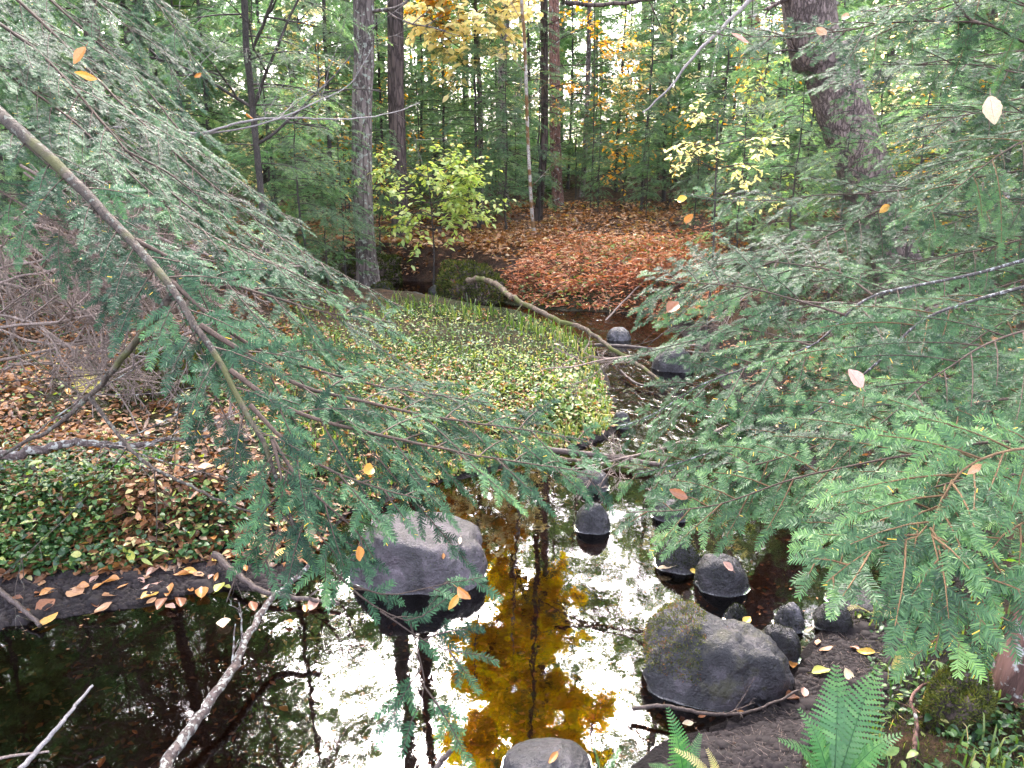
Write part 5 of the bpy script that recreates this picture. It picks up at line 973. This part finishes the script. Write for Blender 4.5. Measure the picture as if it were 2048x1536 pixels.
P = np.stack([g.uniform(-3.2, 2, 9000), g.uniform(1.3, 4.6, 9000), np.full(9000, .0035)], 1); sd_ = sdist(P[:, 0], P[:, 1]); P = P[(sd_ < -.01) & (-sd_ < g.exponential(.10, 9000))][:900]; d = rand_dir(len(P), -.01, .01)
mb = MB(); leaves(mb, P, d, UP+np.zeros_like(P), .012*g.lognormal(0, .4, len(P)), .004*g.lognormal(0, .5, len(P)), np.clip(g.normal(.35, .25, len(P)), 0, 1), fold=.05); tag(mb.build('floating_litter', M['litter']), 'tiny leaf bits and needles floating along the shores of the pool', 'leaf litter', kind='stuff')

# ------------------------------------------------------------------ single fallen leaves
def leaf_mesh(shape, col):
    L = 1.0; w = {'oval': .56, 'long': .40, 'broad': .72}[shape]; cu = {'oval': .16, 'long': .30, 'broad': .10}[shape]; n = 12; u = np.linspace(0, 1, n); g = np.random.default_rng(len(shape)*7+len(col))
    prof = np.sin(math.pi*np.clip(u, .02, .985)**.85)**.75*w*.5; offs = np.array([-1, -.78, -.42, -.04, .04, .42, .78, 1.0]); V = []
    for i in range(n):
        for o in offs: V.append(((u[i]-.5)*L, o*prof[i]*(1+.05*math.sin(i*2.6)*(abs(o) > .9)), cu*(u[i]-.5)**2*1.2+abs(o)**2*prof[i]*.42*(1+.6*math.sin(u[i]*5+len(col)))+.012*math.sin(i*3.1)*abs(o)))
    q = [[i*8+j, i*8+j+1, (i+1)*8+j+1, (i+1)*8+j] for i in range(n-1) for j in range(7)]; t = [.15 if j == 3 else (.82 if (i+j) % 3 == 0 else 1.0) for i in range(n-1) for j in range(7)]
    mb = MB(); mb.add(V, q, np.array(t)); s = np.array([[-.5-.26*k, .03*k, .05+.05*k] for k in np.linspace(0, 1, 4)]); tube(mb, s, .013, 3, .2, cap=False)
    return mb.mesh('fallen_leaf', FM[col])
LM = {}
def lay_leaf(p, col, size, shape='oval', nrm=None, label=None, group=None, yaw=None, rg=random.Random(9)):
    if (shape, col) not in LM: LM[(shape, col)] = bpy.data.objects.new('fallen_leaf', leaf_mesh(shape, col)); o = LM[(shape, col)]
    else: o = LM[(shape, col)].copy()
    COL.objects.link(o); n = Vector(nrm if nrm is not None else (rg.gauss(0, .22), rg.gauss(0, .22), 1)).normalized()
    o.rotation_mode = 'QUATERNION'; o.rotation_quaternion = n.to_track_quat('Z', 'Y') @ Matrix.Rotation(rg.uniform(0, 6.28) if yaw is None else yaw, 3, 'Z').to_quaternion()
    o.location = tuple(p); o.scale = (size, size*rg.uniform(.85, 1.15), size*rg.uniform(.6, 1.3)); return tag(o, label, 'leaf', group)
K = {'t': 'tan', 'o': 'orange', 'y': 'yellow-orange', 'g': 'golden yellow', 'c': 'pale cream', 'p': 'pinkish tan', 'r': 'russet brown', 'e': 'yellow-green'}
def ground_leaf(px, py, k, spx, sh='oval', z=None, label=None, group=None):
    p = gnd(np.array(float(px)), np.array(float(py))) if z is None else on(px, py, z)
    if z is None and p[2] < .01: p = on(px, py, .006)
    dep = np.dot(p-CAM, [0, cosP, -sinP]); return lay_leaf(p+UP*.009, K[k], spx*dep/F, sh, label=label, group=group)
def z7(x, y): return x/2.926, 1011+y/2.926
def z8(x, y): return 1348+x/2.926, 1011+y/2.926
NEAR = [(25, 315, 'g', 26), (75, 40, 'o', 34), (180, 85, 't', 30), (400, 25, 'o', 30), (305, 400, 't', 30), (290, 520, 'o', 34), (270, 600, 'r', 36), (245, 470, 't', 26), (230, 520, 'r', 22), (440, 520, 't', 36), (490, 490, 'o', 30), (575, 485, 'o', 22), (650, 455, 'o', 30), (555, 445, 'p', 22), (640, 390, 'o', 24),
        (700, 360, 'o', 30), (670, 405, 'p', 22), (650, 540, 't', 36), (610, 615, 't', 38), (560, 590, 'r', 26), (720, 485, 'o', 20), (830, 450, 'p', 18), (850, 430, 't', 16), (825, 385, 'r', 18), (880, 490, 'p', 30), (905, 395, 'p', 36), (880, 540, 'y', 30), (890, 570, 't', 20), (995, 505, 'o', 34), (1010, 390, 'c', 26),
        (1065, 418, 'o', 28), (1120, 400, 'y', 28), (1160, 415, 't', 28), (1235, 430, 'p', 18), (1265, 430, 'o', 20), (1120, 510, 'o', 26), (1185, 520, 'o', 36), (950, 590, 'r', 30), (1000, 605, 'p', 24), (1050, 580, 'r', 24), (975, 310, 'p', 24), (945, 250, 'o', 22), (920, 300, 'o', 20), (1265, 330, 'g', 16), (1440, 380, 'o', 22), (1435, 310, 'y', 24),
        (1290, 490, 'e', 24), (1330, 490, 'e', 18), (650, 275, 'y', 24), (590, 315, 'r', 22), (1060, 40, 't', 26), (860, 80, 'o', 26), (1360, 310, 'o', 22), (1550, 535, 'c', 24), (150, 640, 'r', 22), (540, 20, 'p', 28), (350, 330, 't', 22), (1480, 600, 'r', 22), (100, 570, 'r', 26)]
zone = lambda i: 'left mud beach'
cnt = {}
def ordinal(key):
    cnt[key] = cnt.get(key, 0)+1; return ['first', 'second', 'third', 'fourth', 'fifth', 'sixth', 'seventh', 'eighth', 'ninth', 'tenth', 'eleventh', 'twelfth', 'thirteenth', 'fourteenth'][min(13, cnt[key]-1)]
SHP = ['oval', 'long', 'broad', 'oval', 'oval']
for i, (x, y, k, s) in enumerate(sorted(NEAR)):
    px, py = z7(x, y); ground_leaf(px, py, k, s*1.15, SHP[i % 5], label='%s leaf on the left mud beach, %s of its colour from the left' % (K[k], ordinal('L'+k)), group='fallen leaves on the left mud beach')
for x, y, k, s, sh, lab in [(285, 685, 'y', 44, 'long', 'long yellow-orange leaf floating at the left edge of the pool'), (1310, 700, 'c', 34, 'broad', 'pale cream leaf floating alone on the dark pool'), (1690, 695, 'o', 18, 'oval', 'small orange leaf floating right of the lichen-spotted branch'), (1790, 615, 'o', 22, 'oval', 'orange leaf floating near the edge of the sky reflection'), (1840, 590, 'p', 34, 'broad', 'pinkish tan leaf floating by the wet branch')]:
    px, py = z7(x, y); ground_leaf(px, py, k, s, sh, .004, lab, 'leaves floating on the pool')
for x, y, k, s, lab in [(1270, 925, 'r', 16, 'sunken russet leaf beside the middle of the lichen-spotted branch'), (1660, 1205, 'r', 24, 'sunken russet leaf in the dark pool near the sky reflection'), (790, 1340, 'r', 14, 'small sunken leaf in the middle of the dark pool'), (600, 1515, 'r', 26, 'sunken orange-brown leaf at the bottom edge of the pool')]:
    px, py = z7(x, y); ground_leaf(px, py, 'o', s, 'oval', -.06, lab, 'sunken leaves in the pool')
for x, y, k, s, sh, z, lab in [(110, 395, 'g', 16, 'broad', .01, 'golden leaf between the two dark stones mid-pool'), (425, 685, 'g', 26, 'broad', .02, 'golden leaf by the small pointed stone'), (790, 740, 'c', 22, 'oval', None, 'pale cream leaf at the waterline by the pale grey stone'), (840, 815, 't', 20, 'oval', None, 'tan leaf above another tan leaf on the right mud'), (885, 855, 't', 32, 'long', None, 'long tan leaf on the right mud beach'), (1120, 870, 'g', 34, 'long', None, 'golden yellow leaf on the right mud beach'),
        (685, 945, 'o', 26, 'broad', None, 'round orange leaf beside the right end of the mossy boulder'), (1055, 850, 'r', 20, 'broad', None, 'crumpled russet leaf left of the golden leaf on the right mud'), (1235, 590, 'o', 18, 'oval', None, 'orange leaf by the pale fern on the mud'), (1300, 620, 'o', 26, 'oval', None, 'larger orange leaf by the pale fern on the mud'), (690, 1140, 'r', 34, 'broad', None, 'russet leaf under the right end of the mossy boulder'), (390, 1225, 'o', 18, 'oval', None, 'orange leaf caught in the thin grass before the mossy boulder'),
        (80, 1290, 'c', 22, 'oval', None, 'pale leaf on the shore left of the thin grass'), (160, 1250, 'r', 18, 'long', None, 'russet leaf on the dark shore before the mossy boulder'), (1880, 920, 'o', 32, 'long', None, 'orange leaf at the foot of the reddish trunk'), (1440, 1235, 't', 40, 'long', None, 'large tan leaf below the mossy knob'), (1510, 1190, 't', 30, 'oval', None, 'tan leaf beside the mossy knob'), (2010, 1180, 't', 30, 'oval', None, 'tan leaf near the lower right edge'), (860, 985, 'e', 38, 'broad', None, 'yellow-green leaf at the tip of the big fern'), (1020, 1005, 'c', 30, 'oval', None, 'pale leaf between the two big fern tips'), (760, 1105, 'p', 26, 'oval', None, 'pinkish tan leaf behind the big fern')]:
    px, py = z8(x, y); ground_leaf(px, py, k, s, sh, z, lab, 'fallen leaves on the right bank')
# leaves lying on the boulders: dropped onto their tops
dg = bpy.context.evaluated_depsgraph_get(); dg.update()
def drop_leaf(px, py, k, s, sh, lab):
    d = Vector(ray(float(px), float(py))).normalized(); hit, loc, nn, *_ = SC.ray_cast(bpy.context.view_layer.depsgraph, Vector(CAM), d)
    best = None
    for o in SC.objects:
        if o.name.split('.')[0] in ('boulder', 'stone') and o.type == 'MESH':
            mi = o.matrix_world.inverted(); a = mi @ Vector(CAM); b = (mi.to_3x3() @ d).normalized(); ok, l, n_, _ = o.ray_cast(a, b)
            if ok:
                w = o.matrix_world @ l; t = (w-Vector(CAM)).length
                if best is None or t < best[0]: best = (t, w, (o.matrix_world.to_3x3() @ n_).normalized())
    if best: lay_leaf(np.array(best[1]+best[2]*.006), K[k], s*best[0]*.95/F, sh, tuple(best[2]), lab, 'leaves lying on boulders')
bpy.context.view_layer.update()
for a in [(785, 1035, 'r', 14, 'oval', 'small russet leaf on the flat top of the purple-grey boulder'), (808, 1043, 'y', 14, 'long', 'small yellow-orange leaf on top of the purple-grey boulder'), (920, 1085, 'c', 22, 'long', 'pale leaf on the right shoulder of the purple-grey boulder'), (885, 1112, 'o', 12, 'oval', 'tiny orange leaf on the side of the purple-grey boulder'), (728, 1010, 'c', 18, 'oval', 'pale leaf at the back left of the purple-grey boulder'), (1105, 1519, 'o', 30, 'long', 'orange leaf on the round boulder at the bottom edge'), (1455, 1134, 'p', 24, 'oval', 'pale tan leaf on the dark rounded stone mid-pool')]: drop_leaf(*a)
ground_leaf(1330, 1141, 'c', 30, 'oval', .01, 'pale cream leaf at the waterline of the pointed mossy stone', 'leaves floating on the pool')
# leaves caught in the boughs
for px, py, dp, k, s, sh, lab in [(1710, 757, 1.5, 'p', 44, 'broad', 'large pinkish tan leaf caught in the middle of the right boughs'), (1985, 222, 2.0, 'c', 60, 'oval', 'large pale leaf caught high at the right edge'), (1345, 615, 1.9, 'r', 40, 'oval', 'russet leaf hanging at the left fringe of the right boughs'), (160, 112, 1.9, 'o', 42, 'oval', 'orange leaf caught in the upper left boughs'), (174, 150, 1.9, 'y', 44, 'long', 'orange-yellow leaf hanging below the orange leaf at the upper left'),
        (1355, 988, 1.5, 'r', 44, 'long', 'russet leaf hanging over the pool from the right boughs'), (1950, 938, 1.15, 't', 34, 'long', 'curled tan leaf in the boughs at the right edge'), (1478, 78, 2.0, 'p', 42, 'long', 'rolled pinkish leaf hanging near the top right'), (1642, 64, 2.0, 't', 27, 'oval', 'tan leaf on the top right bough'), (1692, 33, 2.1, 't', 22, 'oval', 'small tan leaf above the top right bough'), (1365, 398, 2.5, 'g', 28, 'oval', 'golden leaf at the tip of the black bough'), (1378, 436, 2.5, 'o', 26, 'oval', 'orange leaf below the tip of the black bough'),
        (1768, 418, 2.6, 'y', 26, 'oval', 'yellow leaf under the black bough'), (930, 1186, 1.38, 'o', 40, 'oval', 'orange leaf on the twig over the bright pool'), (905, 1204, 1.38, 'y', 46, 'long', 'long orange leaf beside another on the twig over the pool'), (718, 1107, 1.34, 'o', 32, 'oval', 'orange leaf in the boughs above the purple-grey boulder'), (735, 940, 1.4, 'y', 40, 'oval', 'orange leaf in the lower left boughs by the bank'), (500, 232, 3.0, 'o', 18, 'oval', 'small orange leaf by the forked dark hemlock'), (290, 573, 1.7, 'y', 16, 'oval', 'small yellow leaf left of the mossy bough'), (1200, 765, 1.8, 'c', 1, 'oval', ''),
        (395, 150, 2.7, 'o', 16, 'oval', 'small orange leaf right of the upper left boughs'), ]:
    if lab: lay_leaf(at(px, py, dp), K[k], s*dp/F, sh, tuple(-unit(ray(px, py))*1.0+unit(np.array([rg.gauss(0, 1), rg.gauss(0, .6), rg.gauss(.4, .8)]))*.95), lab, 'leaves caught in the boughs')
# scattered leaves over the banks
for poly, n, nm, wts, sz in [(LEFTB, 95, 'green left bank', 'oootttpyyrce', .055), (ISLAND, 60, 'low grassy bank', 'oottypcr', .06)]:
    P, sd = px_scatter(poly, n, g)
    for i, p in enumerate(P):
        k = rg.choice(wts); lay_leaf(p+UP*(.02+.03*rg.random()), K[k], sz*rg.uniform(.6, 1.25), rg.choice(SHP), None, '%s leaves scattered over the %s' % (K[k], nm) if False else '%s fallen leaf lying in the plants of the %s' % (K[k], nm), 'leaves scattered over the '+nm)
